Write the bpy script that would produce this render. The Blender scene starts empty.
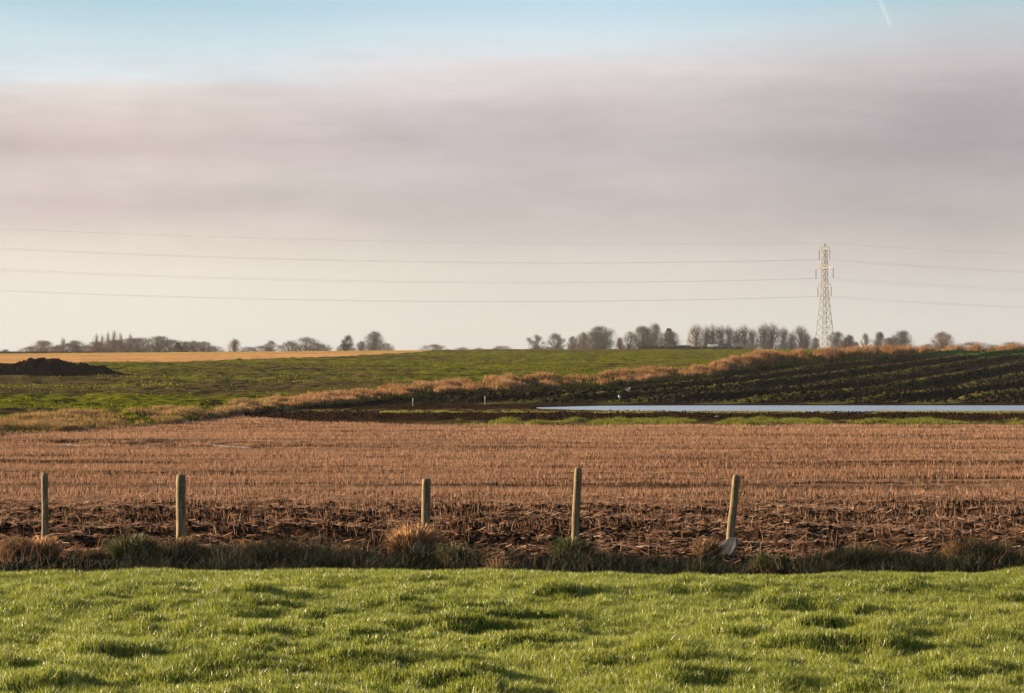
import bpy, math, random
import numpy as np
from mathutils import Vector, noise as mnoise

R = math.radians
rng = np.random.default_rng(7)
random.seed(7)
scene = bpy.context.scene
COL = scene.collection
F, CX, VY, H = 2400.0, 512.0, 352.0, 2.0       # focal length in pixels, centre, horizon row, eye height

# ------------------------------------------------------------------ camera
cam = bpy.data.cameras.new('camera')
cam.lens = F * 36 / 1024; cam.sensor_width = 36
cam.clip_start = 0.1; cam.clip_end = 120000
cam.dof.use_dof = False
co = bpy.data.objects.new('camera', cam); COL.objects.link(co)
co.location = (0, 0, H); co.rotation_euler = (R(90) + math.atan((VY - 346.5) / F), 0, 0)
scene.camera = co

# ------------------------------------------------------------------ light
SUN_EL, SUN_BACK = 12.5, 21.0                  # from the left and a little from behind the scene
sd = Vector((-math.cos(R(SUN_BACK)) * math.cos(R(SUN_EL)), math.sin(R(SUN_BACK)) * math.cos(R(SUN_EL)), math.sin(R(SUN_EL))))
sl = bpy.data.lights.new('sun', 'SUN'); sl.energy = 5.0; sl.angle = R(0.5); sl.color = (1.0, 0.79, 0.55)
so = bpy.data.objects.new('sun', sl); COL.objects.link(so)
so.rotation_euler = sd.to_track_quat('Z', 'Y').to_euler(); so.location = (-40, 20, 40)

vs = scene.view_settings
vs.view_transform = 'Standard'; vs.look = 'None'; vs.gamma = 1; vs.exposure = 1.8; vs.use_curve_mapping = False
cy = scene.cycles
cy.use_denoising = True
cy.max_bounces = 6; cy.diffuse_bounces = 2; cy.glossy_bounces = 2; cy.transmission_bounces = 4
cy.transparent_max_bounces = 12; cy.volume_bounces = 0

# ------------------------------------------------------------------ node helpers
class NT:
    def __init__(s, tree): s.t = tree; s.n = tree.nodes; s.l = tree.links
    def add(s, typ, **kw):
        nd = s.n.new(typ)
        for k, v in kw.items():
            if k == 'ins':
                for a, b in v.items(): s.put(nd, a, b)
            else: setattr(nd, k, v)
        return nd
    def put(s, nd, key, val):
        sock = nd.inputs[key]
        if hasattr(val, 'is_output') or isinstance(val, bpy.types.NodeSocket): s.l.new(val, sock)
        else: sock.default_value = val
    def math(s, op, a, b=0.0, c=None, clamp=False):
        nd = s.add('ShaderNodeMath', operation=op, use_clamp=clamp); s.put(nd, 0, a); s.put(nd, 1, b)
        if c is not None: s.put(nd, 2, c)
        return nd.outputs[0]
    def maprange(s, v, a, b, c=0.0, d=1.0, smooth=True):
        nd = s.add('ShaderNodeMapRange', interpolation_type='SMOOTHSTEP' if smooth else 'LINEAR')
        for k, q in (('Value', v), ('From Min', a), ('From Max', b), ('To Min', c), ('To Max', d)): s.put(nd, k, q)
        return nd.outputs['Result']
    def mix(s, f, a, b, blend='MIX'):
        nd = s.add('ShaderNodeMix', data_type='RGBA', blend_type=blend)
        s.put(nd, 0, f); s.put(nd, 6, a); s.put(nd, 7, b); return nd.outputs[2]
    def noise(s, vec, scale, detail=3, rough=0.55, lac=2.0):
        nd = s.add('ShaderNodeTexNoise'); s.put(nd, 'Vector', vec); s.put(nd, 'Scale', scale)
        s.put(nd, 'Detail', detail); s.put(nd, 'Roughness', rough); return nd.outputs['Fac']
    def scale(s, vec, xyz):
        nd = s.add('ShaderNodeMapping'); s.put(nd, 'Vector', vec); s.put(nd, 'Scale', xyz); return nd.outputs[0]
    def ramp(s, fac, stops):
        nd = s.add('ShaderNodeValToRGB'); s.put(nd, 0, fac)
        el = nd.color_ramp.elements
        while len(el) < len(stops): el.new(0.5)
        for e, (p, c) in zip(el, stops): e.position = p; e.color = (*c, 1)
        return nd.outputs[0]

def lin(r, g, b):
    f = lambda c: (c / 255 / 12.92) if c / 255 <= 0.04045 else ((c / 255 + 0.055) / 1.055) ** 2.4
    return (f(r), f(g), f(b))
def c4(c): return (*c, 1.0)

def new_mat(name):
    m = bpy.data.materials.new(name); m.use_nodes = True; m.node_tree.nodes.clear()
    return m, NT(m.node_tree)
def finish(m, t, shader, disp=None):
    o = t.add('ShaderNodeOutputMaterial'); t.l.new(shader, o.inputs['Surface'])
    if disp is not None: pass
    return m
def principled(t, col, rough=0.8, spec=0.3, normal=None, metal=0.0):
    p = t.add('ShaderNodeBsdfPrincipled'); t.put(p, 'Base Color', col if not isinstance(col, tuple) else c4(col[:3]))
    t.put(p, 'Roughness', rough); t.put(p, 'Specular IOR Level', spec); t.put(p, 'Metallic', metal)
    if normal is not None: t.put(p, 'Normal', normal)
    return p.outputs[0]
def bump(t, h, strength=0.5, dist=0.05):
    b = t.add('ShaderNodeBump'); t.put(b, 'Height', h); t.put(b, 'Strength', strength); t.put(b, 'Distance', dist); return b.outputs[0]

def solid_mat(name, a, b, sc=4.0, rough=0.8, spec=0.3, stretch=(1, 1, 1), bmp=0.3, metal=0.0, bdist=0.01):
    m, t = new_mat(name)
    tc = t.add('ShaderNodeTexCoord').outputs['Object']
    v = t.scale(tc, stretch)
    n = t.noise(v, sc, 5, 0.65)
    col = t.mix(t.maprange(n, 0.32, 0.68), c4(a), c4(b))
    return finish(m, t, principled(t, col, rough, spec, bump(t, t.noise(v, sc * 2.3, 4), bmp, bdist), metal))

def blade_mat(name, stops, transl=0.35, rough=0.55, spec=0.35, patch=None):
    """leaf or straw colour picked per blade by the attribute v, varied in patches over the ground"""
    m, t = new_mat(name)
    a = t.add('ShaderNodeAttribute', attribute_name='v').outputs['Fac']
    col = t.ramp(a, stops)
    pos = t.add('ShaderNodeTexCoord').outputs['Object']
    n = t.noise(pos, 0.9, 3)
    col = t.mix(t.maprange(n, 0.3, 0.7, 0.0, 0.35), col, c4(patch or stops[0][1]))
    p = principled(t, col, rough, spec)
    tr = t.add('ShaderNodeBsdfTranslucent'); t.put(tr, 'Color', col)
    mx = t.add('ShaderNodeMixShader'); t.put(mx, 0, transl); t.l.new(p, mx.inputs[1]); t.l.new(tr.outputs[0], mx.inputs[2])
    return finish(m, t, mx.outputs[0])

# ------------------------------------------------------------------ world (sky and cloud bank)
w = bpy.data.worlds.new('World'); scene.world = w; w.use_nodes = True
w.node_tree.nodes.clear(); t = NT(w.node_tree)
STR = 0.05
sky = t.add('ShaderNodeTexSky', sky_type='NISHITA'); sky.sun_disc = False
sky.sun_elevation = R(SUN_EL); sky.sun_rotation = math.atan2(sd.x, sd.y); sky.air_density = 1.0; sky.dust_density = 1.2; sky.ozone_density = 1.5
g = t.add('ShaderNodeTexCoord').outputs['Generated']
sp = t.add('ShaderNodeSeparateXYZ'); t.l.new(g, sp.inputs[0])
X, Y, Z = sp.outputs
hor = t.math('SQRT', t.math('ADD', t.math('MULTIPLY', X, X), t.math('MULTIPLY', Y, Y)))
el = t.math('DIVIDE', Z, t.math('MAXIMUM', hor, 0.001))           # tangent of the elevation
az = t.math('DIVIDE', X, t.math('MAXIMUM', hor, 0.001))           # sine of the azimuth
cb = t.add('ShaderNodeCombineXYZ'); t.put(cb, 0, az); t.put(cb, 1, t.math('MULTIPLY', el, 1.0)); t.put(cb, 2, t.math('MULTIPLY', Y, 0.3))
cv = cb.outputs[0]
n1 = t.noise(t.scale(cv, (5, 26, 5)), 1.6, 5, 0.55)               # long soft waves in the bank
n2 = t.noise(t.scale(cv, (9, 120, 9)), 1.7, 4, 0.6)               # fine level streaks
n3 = t.noise(t.scale(cv, (7, 12, 3)), 1.3, 3, 0.5)
n4 = t.noise(t.scale(cv, (4.5, 17, 4)), 3.2, 6, 0.62)
wob = t.math('ADD', t.math('MULTIPLY', t.math('SUBTRACT', n1, 0.5), 0.012), t.math('MULTIPLY', t.math('SUBTRACT', n2, 0.5), 0.003))
tilt = 0.0
damp = t.maprange(el, 0.015, 0.07)
el2 = t.math('ADD', el, t.math('MULTIPLY', damp, t.math('ADD', wob, tilt)))
q = lambda y: (VY - y) / F / 0.16
def skyramp(lst): return t.ramp(t.math('DIVIDE', el2, 0.16), [(q(y), lin(*c)) for y, c in reversed(lst)])
bL = skyramp([(5, (176, 209, 222)), (45, (206, 225, 233)), (84, (217, 225, 228)), (97, (224, 215, 211)), (122, (213, 200, 195)), (150, (202, 188, 185)), (170, (213, 201, 197)), (205, (201, 189, 185)),
              (232, (214, 203, 195)), (255, (224, 214, 204)), (290, (227, 221, 210)), (325, (226, 221, 211)), (352, (223, 218, 208))])
bC = skyramp([(5, (192, 219, 234)), (35, (211, 228, 236)), (52, (216, 223, 228)), (66, (221, 214, 216)), (84, (213, 205, 206)), (110, (199, 190, 192)), (140, (187, 179, 182)), (172, (193, 185, 185)), (205, (193, 186, 184)),
              (238, (201, 194, 190)), (262, (210, 205, 197)), (290, (214, 209, 200)), (325, (217, 213, 203)), (352, (217, 212, 201))])
bR = skyramp([(2, (170, 203, 215)), (22, (188, 205, 212)), (42, (198, 200, 204)), (62, (197, 192, 195)), (95, (182, 176, 180)), (150, (173, 168, 173)), (175, (177, 172, 174)), (205, (178, 173, 172)),
              (238, (186, 181, 177)), (262, (196, 191, 186)), (290, (205, 202, 195)), (325, (211, 208, 201)), (352, (210, 206, 198))])
azw = t.math('ADD', az, t.math('MULTIPLY', t.math('SUBTRACT', n3, 0.5), 0.10))
band = t.mix(t.maprange(azw, -0.17, 0.03), bL, bC); band = t.mix(t.maprange(azw, 0.04, 0.19), band, bR)
streak = t.math('MULTIPLY', t.maprange(n2, 0.3, 0.7, 0.98, 1.02), t.maprange(n3, 0.3, 0.7, 0.95, 1.05))
streak = t.math('MULTIPLY', streak, t.maprange(n4, 0.33, 0.67, 0.94, 1.055))
streak = t.math('ADD', t.math('MULTIPLY', t.math('SUBTRACT', streak, 1.0), t.math('MULTIPLY', damp, t.maprange(el2, 0.150, 0.105))), 1.0)
band = t.mix(1.0, band, t.add('ShaderNodeCombineColor', ins={0: streak, 1: streak, 2: streak}).outputs[0], 'MULTIPLY')
SKYK = t.add('ShaderNodeMix', data_type='RGBA', blend_type='MULTIPLY'); t.put(SKYK, 0, 1.0); t.l.new(band, SKYK.inputs[6]); SKYK.inputs[7].default_value = (.285 / STR, .285 / STR, .285 / STR, 1)
SKYK.clamp_result = False
col = t.mix(t.maprange(el, 0.16, 0.34), SKYK.outputs[2], sky.outputs[0])
bg = t.add('ShaderNodeBackground'); t.l.new(col, bg.inputs[0]); bg.inputs[1].default_value = STR
wo = t.add('ShaderNodeOutputWorld'); t.l.new(bg.outputs[0], wo.inputs[0])

# ------------------------------------------------------------------ numpy noise
_perm = rng.permutation(4096); _val = rng.random(4096)
def vnoise(x, y, seed=0):
    x = np.asarray(x, float) + seed * 17.13; y = np.asarray(y, float) - seed * 9.7
    xi = np.floor(x).astype(np.int64); yi = np.floor(y).astype(np.int64)
    fx = x - xi; fy = y - yi; fx = fx * fx * (3 - 2 * fx); fy = fy * fy * (3 - 2 * fy)
    def h(a, b): return _val[_perm[(a + _perm[b & 4095]) & 4095]]
    return (h(xi, yi) * (1 - fx) + h(xi + 1, yi) * fx) * (1 - fy) + (h(xi, yi + 1) * (1 - fx) + h(xi + 1, yi + 1) * fx) * fy
def fbm(x, y, o=3, seed=0):
    s = 0; a = 0.5; tot = 0
    for i in range(o):
        s = s + a * vnoise(x * 2 ** i, y * 2 ** i, seed + i); tot += a; a *= 0.5
    return s / tot
def sst(a, b, v):
    k = np.clip((v - a) / (b - a), 0, 1); return k * k * (3 - 2 * k)

# ------------------------------------------------------------------ terrain
BK = np.array([(-2500, 60), (-400, 62), (0, 68), (120, 75), (200, 83), (260, 97), (400, 117), (500, 130), (600, 150), (700, 170), (760, 195), (850, 222), (940, 262), (1024, 280), (1200, 300), (3500, 320)], float)
HB = np.array([(-400, .2), (260, .3), (400, .55), (500, .75), (600, .8), (700, .8), (760, 1.0), (850, .9), (930, .25), (1024, .1), (1400, .1)], float)
def pxof(x, d): return CX + F * x / np.maximum(d, 1.0)
def bankd(px): return np.interp(px, BK[:, 0], BK[:, 1])
ZL = np.array([(24, -.3), (60, -.33), (80, -.38), (96, -.43), (109, -.43), (116, -.38), (145, -.38), (170, .05), (220, 1.1), (240, 1.5), (262, 1.95), (300, 2.0), (430, 2.1), (700, 0), (1600, -3)], float)
ZU = np.array([(60, -.4), (115, -.4), (135, -.02), (200, .7), (250, 1.1), (300, 1.6), (350, 2.0), (400, 2.38), (430, 2.42), (500, 2.0), (700, 0), (1600, -3)], float)
def zlow(d): return np.interp(d, ZL[:, 0], ZL[:, 1])
def track(d, c, wd): return np.exp(-((d - c) / wd) ** 2)
def macro(x, d):
    px = pxof(x, d); B = bankd(px)
    zl = zlow(d)
    zt = zlow(B) + np.interp(px, HB[:, 0], HB[:, 1])
    zu = np.interp(d, ZU[:, 0], ZU[:, 1]) + np.interp(px, [-300, 0, 512, 2000], [-.9, -.72, 0, .1]) * sst(180, 400, d) * (1 - sst(450, 700, d))
    zu = np.maximum(zu, np.minimum(zt, 2.05) * (1 - sst(420, 600, d)) - 8 * sst(420, 600, d))
    k = .35 * sst(-1.6, 0.2, d - B) + .65 * sst(-1.5, 9.5, d - B)
    z = zl + (zu - zl) * k
    # earth ridge in front of the flood water, and the water's bed
    edge = 86.5 + 1.2 * (fbm(x / 5, x * 0, 3, 4) - .5) * 2
    on = sst(215, 330, px)
    z = z + on * .06 * sst(-.8, .3, d - edge) * (1 - sst(3, 9, d - edge)) * (d < 110)
    wn = np.interp(px, [535, 640, 760], [103, 98.6, 97.4]) + .8 * (fbm(x / 2, x * 0, 2, 15) - .5); wf = np.interp(px, [535, 600, 700], [105.5, 109, 109.8])
    wet = sst(0, .7, d - wn) * (1 - sst(-.5, .2, d - wf - .8)) * (px > 535)
    z = z - .14 * wet
    # the near meadow stands a little above the stubble
    m = 1 - sst(21.3, 22.2, d + .25 * np.sin(x * .9) + .4 * (fbm(x / 1.5, x * 0, 2, 9) - .5))
    z = z * (1 - m)
    return z
def zone(x, d):
    """0 meadow 1 stubble 2 ploughed 3 crop 4 far pale field 5 headland strip"""
    px = pxof(x, d); B = bankd(px)
    q = np.full(np.shape(x), 1)
    jit = 2 * (fbm(x / 2.5, d / 2.5, 3, 30) - .5)
    st_end = np.interp(px, [215, 245, 330, 470, 2000], [200, 88, 80, 77, 77.5]) + jit * 1.5
    q = np.where(d > st_end, 5, q)
    q = np.where(d > 111 + jit * .5, 2, q)
    q = np.where(d > B - .5, 3, q)
    tan = np.interp(px, [-300, 0, 150, 250, 340, 400, 430, 460], [222, 236, 246, 268, 300, 345, 385, 2000])
    q = np.where((d > tan + jit * 3), 4, q)
    q = np.where(d < 22.1, 0, q)
    return q
def fine(x, d, zn=None):
    if zn is None: zn = zone(x, d)
    px = pxof(x, d)
    # meadow tussocks
    a = fbm(x / .62, d / .36, 2, 50); b = fbm(x / .17, d / .18, 2, 51)
    me = (np.maximum(a - .50, 0)) * .26 + (b - .5) * .085 + (fbm(x / 3.5, d / 3, 2, 52) - .5) * .05 - .03
    me = me * (1 - .7 * sst(19.8, 21.2, d))
    # clods
    c = fbm(x / .16, d / .22, 2, 60); c2 = fbm(x / .6, d / .5, 2, 61)
    rough = .09 * (1 - sst(34, 38, d)) + .03
    stb = (c - .5) * rough + (c2 - .5) * (.05 + .07 * (1 - sst(34, 38, d)))
    for cc, wd, dep in ((41.0, .38, .10), (43.2, .22, .04), (57.5, .4, .07), (63.5, .5, .08)):
        stb = stb - 1.4 * dep * track(d + .5 * (fbm(x / 6, x * 0, 2, 5) - .5), cc, wd)
    # pools and puddles lie flat
    # ploughed ridges run away from the viewer towards the right
    u = x * .94 - d * .34 + .5 * (fbm(x / 9, d / 14, 2, 70) - .5)
    fur = np.cos(u * 2 * np.pi / 4.8 + 3 * (fbm(x / 20, d / 40, 2, 72) - .5)) * .22 + np.cos(u * 2 * np.pi / 1.9 + 1) * .07
    pl = fur * sst(114, 122, d) + (fbm(x / .5, d / .8, 3, 71) - .5) * .24 * sst(113, 117, d)
    cr = (fbm(x / .8, d / 1.6, 3, 80) - .5) * .24 + (fbm(x / 3.2, d / 6, 3, 81) - .5) * .30 * sst(70, 90, d)
    hd = (fbm(x / .5, d / .6, 3, 90) - .5) * .16 * (1 - .85 * sst(500, 560, px) * sst(94, 97, d))
    r = np.select([zn == 0, zn == 1, zn == 2, zn == 3, zn == 4, zn == 5], [me, stb, pl, cr, cr * .5, hd], 0)
    return r * (1 - .7 * sst(420, 600, d))
PUD = [(-7.1, 60.6, .62, .55, .42), (-11.4, 61.8, .35, .5, .3), (-9.3, 60.6, .5, .35, .2), (-9.0, 63.0, .3, .4, .1)]   # puddles: x, d, half length, half depth, slant
def ground(x, d, zn=None):
    x = np.asarray(x, float); d = np.asarray(d, float)
    z = macro(x, d) + fine(x, d, zn)
    for (qx, qd, a, b, s) in PUD:
        r = np.hypot((x - qx) / (a + .5), (d - qd + s * 4 * (x - qx)) / (b + .7))
        k = 1 - sst(.75, 1.25, r); z = z * (1 - k) + (-.40 - .03 * (1 - r)) * k
    return z
def gz(x, d): return float(ground(np.array([x]), np.array([d]))[0])
def at(px, d): x = (px - CX) / F * d; return x, d, gz(x, d)
def find(px, y, d0=30):
    """the nearest spot of ground seen in this column at or above the row"""
    d = np.linspace(d0, 430, 3000); x = (px - CX) / F * d
    yy = VY + F * (H - macro(x, d)) / d
    i = int(np.argmax(yy <= y)); return at(px, d[i])

def mesh_np(name, V, faces, mat, smooth=False, attr=None, parent=None):
    """V (n,3); faces: list of int arrays (m,k)"""
    me = bpy.data.meshes.new(name)
    me.vertices.add(len(V)); me.vertices.foreach_set('co', np.asarray(V, np.float32).ravel())
    tot = sum(f.size for f in faces); nf = sum(len(f) for f in faces)
    me.loops.add(tot); me.polygons.add(nf)
    me.loops.foreach_set('vertex_index', np.concatenate([f.ravel() for f in faces]).astype(np.int32))
    cnt = np.concatenate([np.full(len(f), f.shape[1]) for f in faces])
    st = np.concatenate([[0], np.cumsum(cnt)[:-1]])
    me.polygons.foreach_set('loop_start', st.astype(np.int32)); 
    me.polygons.foreach_set('use_smooth', np.full(nf, smooth))
    me.update(calc_edges=True)
    if attr is not None:
        at_ = me.attributes.new('v', 'FLOAT', 'POINT'); at_.data.foreach_set('value', np.asarray(attr, np.float32))
    if mat: me.materials.append(mat)
    o = bpy.data.objects.new(name, me); COL.objects.link(o)
    if parent: o.parent = parent
    return o
def tag(o, label=None, cat=None, group=None, kind=None):
    if label: o['label'] = label
    if cat: o['category'] = cat
    if group: o['group'] = group
    if kind: o['kind'] = kind
    return o
def empty(name, loc, label, cat, group=None, rz=0.0, sc=1.0):
    o = bpy.data.objects.new(name, None); COL.objects.link(o); o.location = loc; o.rotation_euler = (0, 0, rz)
    o.scale = (sc, sc, sc) if not isinstance(sc, tuple) else sc; o.empty_display_size = .2
    return tag(o, label, cat, group)

# ---------- ground sheet, one grid shared between the fields
rows = np.concatenate([np.linspace(-60, 6, 18)[:-1], np.linspace(6, 12, 30)[:-1], np.linspace(12, 24, 220)[:-1], np.linspace(24, 50, 330)[:-1], np.linspace(50, 118, 480)[:-1],
                       np.linspace(118, 300, 520)[:-1], np.linspace(300, 450, 110)[:-1], np.geomspace(450, 1480, 40)])
uc = np.linspace(-860, 860, 820) / F
ue = np.geomspace(.37, 3.4, 24)
us = np.concatenate([-ue[::-1], uc, ue])
sd_ = np.where(rows > 0, np.sqrt(rows ** 2 + 36), 6 + 0 * rows); sd_ = np.where(rows < 0, 6 + (-rows) * .9, sd_)
DD, UU = np.meshgrid(rows, us, indexing='ij'); XX = UU * sd_[:, None]
XX = np.clip(XX, -1480, 1480)
ZN = zone(XX, DD); ZZ = ground(XX, DD, ZN)
V = np.stack([XX, DD, ZZ], -1).reshape(-1, 3)
nr, nc = XX.shape
I = np.arange(nr * nc).reshape(nr, nc)
Q = np.stack([I[:-1, :-1], I[:-1, 1:], I[1:, 1:], I[1:, :-1]], -1).reshape(-1, 4)
zc = ZN[:-1, :-1].reshape(-1)

Uf = XX * .94 - DD * .34 + .5 * (fbm(XX / 9, DD / 14, 2, 70) - .5)
RID = (.5 + .5 * np.cos(Uf * 2 * np.pi / 4.8 + 3 * (fbm(XX / 20, DD / 40, 2, 72) - .5) + .8)) * sst(3, 14, bankd(pxof(XX, DD)) - DD)  # green fades out near the bank; bare dark soil deepens its painted shade
RID = RID.ravel()
def ground_mat(name, build):
    m, t = new_mat(name); pos = t.add('ShaderNodeTexCoord').outputs['Object']
    col, h, hs, hd, ro = build(t, pos)
    return finish(m, t, principled(t, col, ro, 0.0, bump(t, h, hs, hd)))
def mb_meadow(t, p):
    n = t.noise(p, 6, 4); return t.mix(t.maprange(n, .35, .65), c4((.030, .045, .010)), c4((.06, .085, .018))), t.noise(p, 30, 3), .6, .03, .9
def mb_stub(t, p):
    n = t.noise(t.scale(p, (1, 3, 1)), .55, 5, .7); f = t.noise(t.scale(p, (1, .6, 1)), 9, 4, .7)
    soil = t.mix(t.maprange(f, .3, .7), c4((.010, .006, .004)), c4((.045, .023, .013)))
    straw = t.mix(t.maprange(n, .35, .65), c4((.20, .112, .063)), c4((.33, .20, .12)))
    sy = t.add('ShaderNodeSeparateXYZ'); t.l.new(p, sy.inputs[0])
    far = t.maprange(sy.outputs[1], 34, 44, .04, .66)
    far = t.math('MULTIPLY', far, t.maprange(t.noise(t.scale(p, (.12, 1.0, 1)), .6, 5, .68), .42, .57, .0, 1))
    fl = t.math('ADD', far, t.math('MULTIPLY', t.math('SUBTRACT', f, .5), .8), clamp=True)
    return t.mix(fl, soil, straw), t.noise(p, 14, 5, .7), .9, .05, .95
def mb_plough(t, p):
    n = t.noise(p, .8, 5, .7); r = t.add('ShaderNodeMapping'); t.put(r, 'Vector', p); t.put(r, 'Rotation', (0, 0, R(20))); t.put(r, 'Scale', (.42, .045, 1))
    g = t.noise(r.outputs[0], 1.1, 5, .7)
    soil = t.mix(t.maprange(n, .35, .65), c4((.007, .006, .004)), c4((.030, .023, .013)))
    sy = t.add('ShaderNodeSeparateXYZ'); t.l.new(p, sy.inputs[0])
    at0 = t.add('ShaderNodeAttribute', attribute_name='v').outputs['Fac']
    gr = t.math('MULTIPLY', t.maprange(t.math('ADD', t.math('MULTIPLY', at0, .5), g), .70, .95, 0, .9), t.maprange(t.noise(p, 1.5, 4, .7), .38, .6, .2, 1))
    s = t.mix(gr, soil, t.mix(t.maprange(n, .4, .6), c4((.055, .065, .012)), c4((.12, .11, .025))))
    s = t.mix(t.math('MULTIPLY', t.maprange(sy.outputs[1], 236, 243), t.maprange(sy.outputs[0], 34, 48)), s, c4((.035, .075, .018)))
    return s, t.noise(p, 5, 5, .7), .9, .12, .95
def mb_crop(t, p):
    v = t.scale(p, (.35, 1, 1)); n = t.noise(t.scale(p, (.16, .5, 1)), .22, 6, .72); f = t.noise(v, 1.4, 5, .75)
    green = t.mix(t.maprange(f, .35, .65), c4((.042, .048, .004)), c4((.155, .155, .011)))
    brown = t.mix(t.maprange(f, .35, .65), c4((.010, .008, .004)), c4((.11, .078, .036)))
    sy = t.add('ShaderNodeSeparateXYZ'); t.l.new(p, sy.inputs[0])
    # thin, weedy belt where the crop has not taken
    b = t.math('MULTIPLY', t.maprange(sy.outputs[1], 112, 128), t.maprange(sy.outputs[1], 200, 165))
    b = t.math('MULTIPLY', b, t.maprange(sy.outputs[0], 6, -16))
    k = t.math('ADD', t.maprange(n, .49, .56, 0, .95), t.math('MULTIPLY', b, t.maprange(n, .32, .47, .15, 1)), clamp=True)
    k = t.math('MULTIPLY', k, t.maprange(f, .3, .6, .5, 1.1), clamp=True)
    return t.mix(k, green, brown), t.noise(t.scale(p, (.6, 1, 1)), 3, 5, .7), .9, .12, .95
def mb_tan(t, p):
    v = t.scale(p, (.2, 1, 1)); n = t.noise(v, .25, 4, .6); f = t.noise(v, 1.5, 4, .6)
    tan = t.mix(t.maprange(n, .38, .62), c4((.36, .18, .07)), c4((.50, .28, .11)))
    sy = t.add('ShaderNodeSeparateXYZ'); t.l.new(p, sy.inputs[0])
    yel = t.maprange(sy.outputs[1], 350, 385, 0, .8)
    return t.mix(t.math('MULTIPLY', yel, t.maprange(n, .35, .6)), tan, c4((.30, .24, .035))), f, .5, .1, .95
def mb_head(t, p):
    n = t.noise(t.scale(p, (.5, 1, 1)), 1.0, 5, .7); f = t.noise(p, 6, 4, .7)
    soil = t.mix(t.maprange(f, .3, .7), c4((.010, .006, .004)), c4((.036, .021, .012)))
    sy = t.add('ShaderNodeSeparateXYZ'); t.l.new(p, sy.inputs[0])
    gz_ = t.math('MULTIPLY', t.math('MULTIPLY', t.maprange(sy.outputs[1], 84.5, 82.5), .5), t.maprange(sy.outputs[0], -6, 0))
    gz_ = t.math('ADD', gz_, t.math('MULTIPLY', t.math('MULTIPLY', t.maprange(sy.outputs[1], 95, 97.5), t.maprange(sy.outputs[1], 103, 99)), t.maprange(n, .42, .52)), clamp=True)
    gr = t.mix(t.maprange(n, .4, .6), c4((.06, .07, .014)), c4((.19, .13, .055)))
    return t.mix(t.math('MULTIPLY', gz_, t.maprange(n, .34, .5)), soil, gr), t.noise(p, 12, 4, .7), .9, .06, .95
for zi, nm, mb in ((0, 'meadow_ground', mb_meadow), (1, 'stubble_field', mb_stub), (2, 'ploughed_field', mb_plough), (3, 'crop_field', mb_crop), (4, 'pale_field', mb_tan), (5, 'headland_soil', mb_head)):
    f = Q[zc == zi]; uq, inv = np.unique(f, return_inverse=True)
    o = mesh_np(nm, V[uq], [inv.reshape(-1, 4)], ground_mat(nm, mb), True, RID[uq] if zi == 2 else None); tag(o, kind='structure')

# ---------- flood water and puddles
def water_mat(name, rough, c):
    m, t = new_mat(name); p = t.add('ShaderNodeTexCoord').outputs['Object']
    n = t.noise(t.scale(p, (.5, 2.5, 1)), 2.2, 3)
    return finish(m, t, principled(t, c, rough, .9, bump(t, n, .12, .02)))
WM = water_mat('flood_water', .22, (.09, .15, .27))  # blue base colour paints in the reflection of the higher sky
def sheet(name, pts, z, mat):
    Vv = np.array([(x, y, z) for x, y in pts]); n = len(pts)
    c = Vv.mean(0); Vv = np.vstack([Vv, c]); tr = np.array([(i, (i + 1) % n, n) for i in range(n)])
    return mesh_np(name, Vv, [tr], mat)
pts = []
for px in list(range(525, 1500, 15)): pts.append(((px - CX) / F * 98.5, 98.5))
pts = [((px - CX) / F * 96.5, 96.5) for px in range(530, 1700, 20)] + [((px - CX) / F * 111.5, 111.5) for px in range(1700, 530, -20)]
tag(sheet('flood_water', pts, -.455, WM), kind='structure')
WP = water_mat('puddle_water', .10, (.05, .04, .035))
for (qx, qd, a, b, s) in PUD:
    ps = []
    for k in range(28):
        an = k / 28 * 2 * math.pi; rr = 1 + .18 * math.sin(3 * an + qx)
        xx = a * rr * math.cos(an); ps.append((qx + xx, qd - s * 4 * xx + b * rr * math.sin(an)))
    tag(sheet('puddle', ps, -.392, WP), kind='structure')

# ------------------------------------------------------------------ blades
def blades(name, x, d, h, wd, mat, lean=.35, v=None, z=None, leandir=None, bend=.5, parent=None, sink=.01, label=None, cat=None):
    n = len(x)
    if z is None: z = ground(x, d)
    yaw = rng.random(n) * 2 * np.pi
    rx, ry = np.cos(yaw) * wd / 2, np.sin(yaw) * wd / 2
    la = rng.random(n) * 2 * np.pi
    lx, ly = np.cos(la) * lean * h * rng.random(n), np.sin(la) * lean * h * rng.random(n)
    if leandir is not None: lx = lx + leandir[0] * h; ly = ly + leandir[1] * h
    b = np.stack([x, d, z - sink], -1)
    r = np.stack([rx, ry, 0 * rx], -1)
    mid = b + np.stack([lx * bend * .5, ly * bend * .5, h * .55 + sink], -1)
    tip = b + np.stack([lx, ly, h + sink], -1)
    VV = np.stack([b - r, b + r, mid + r * .8, mid - r * .8, tip], 1).reshape(-1, 3)
    i = np.arange(n) * 5
    q4 = np.stack([i, i + 1, i + 2, i + 3], -1); q3 = np.stack([i + 3, i + 2, i + 4], -1)
    if v is None: v = rng.random(n)
    o = mesh_np(name, VV, [q4, q3], mat, False, np.repeat(v, 5), parent)
    return o
def scatter(n, px0, px1, d0, d1, power=1.0):
    """points over the wedge, even per square metre when power is 1"""
    d = (d0 ** (1 + power) + rng.random(n) * (d1 ** (1 + power) - d0 ** (1 + power))) ** (1 / (1 + power))
    a = (px0 - CX) / F * d - (2.6 if px0 < 0 else 0); b = (px1 - CX) / F * d + (2.6 if px1 > 1024 else 0)   # room for a step to the side
    return a + rng.random(n) * (b - a), d

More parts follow.
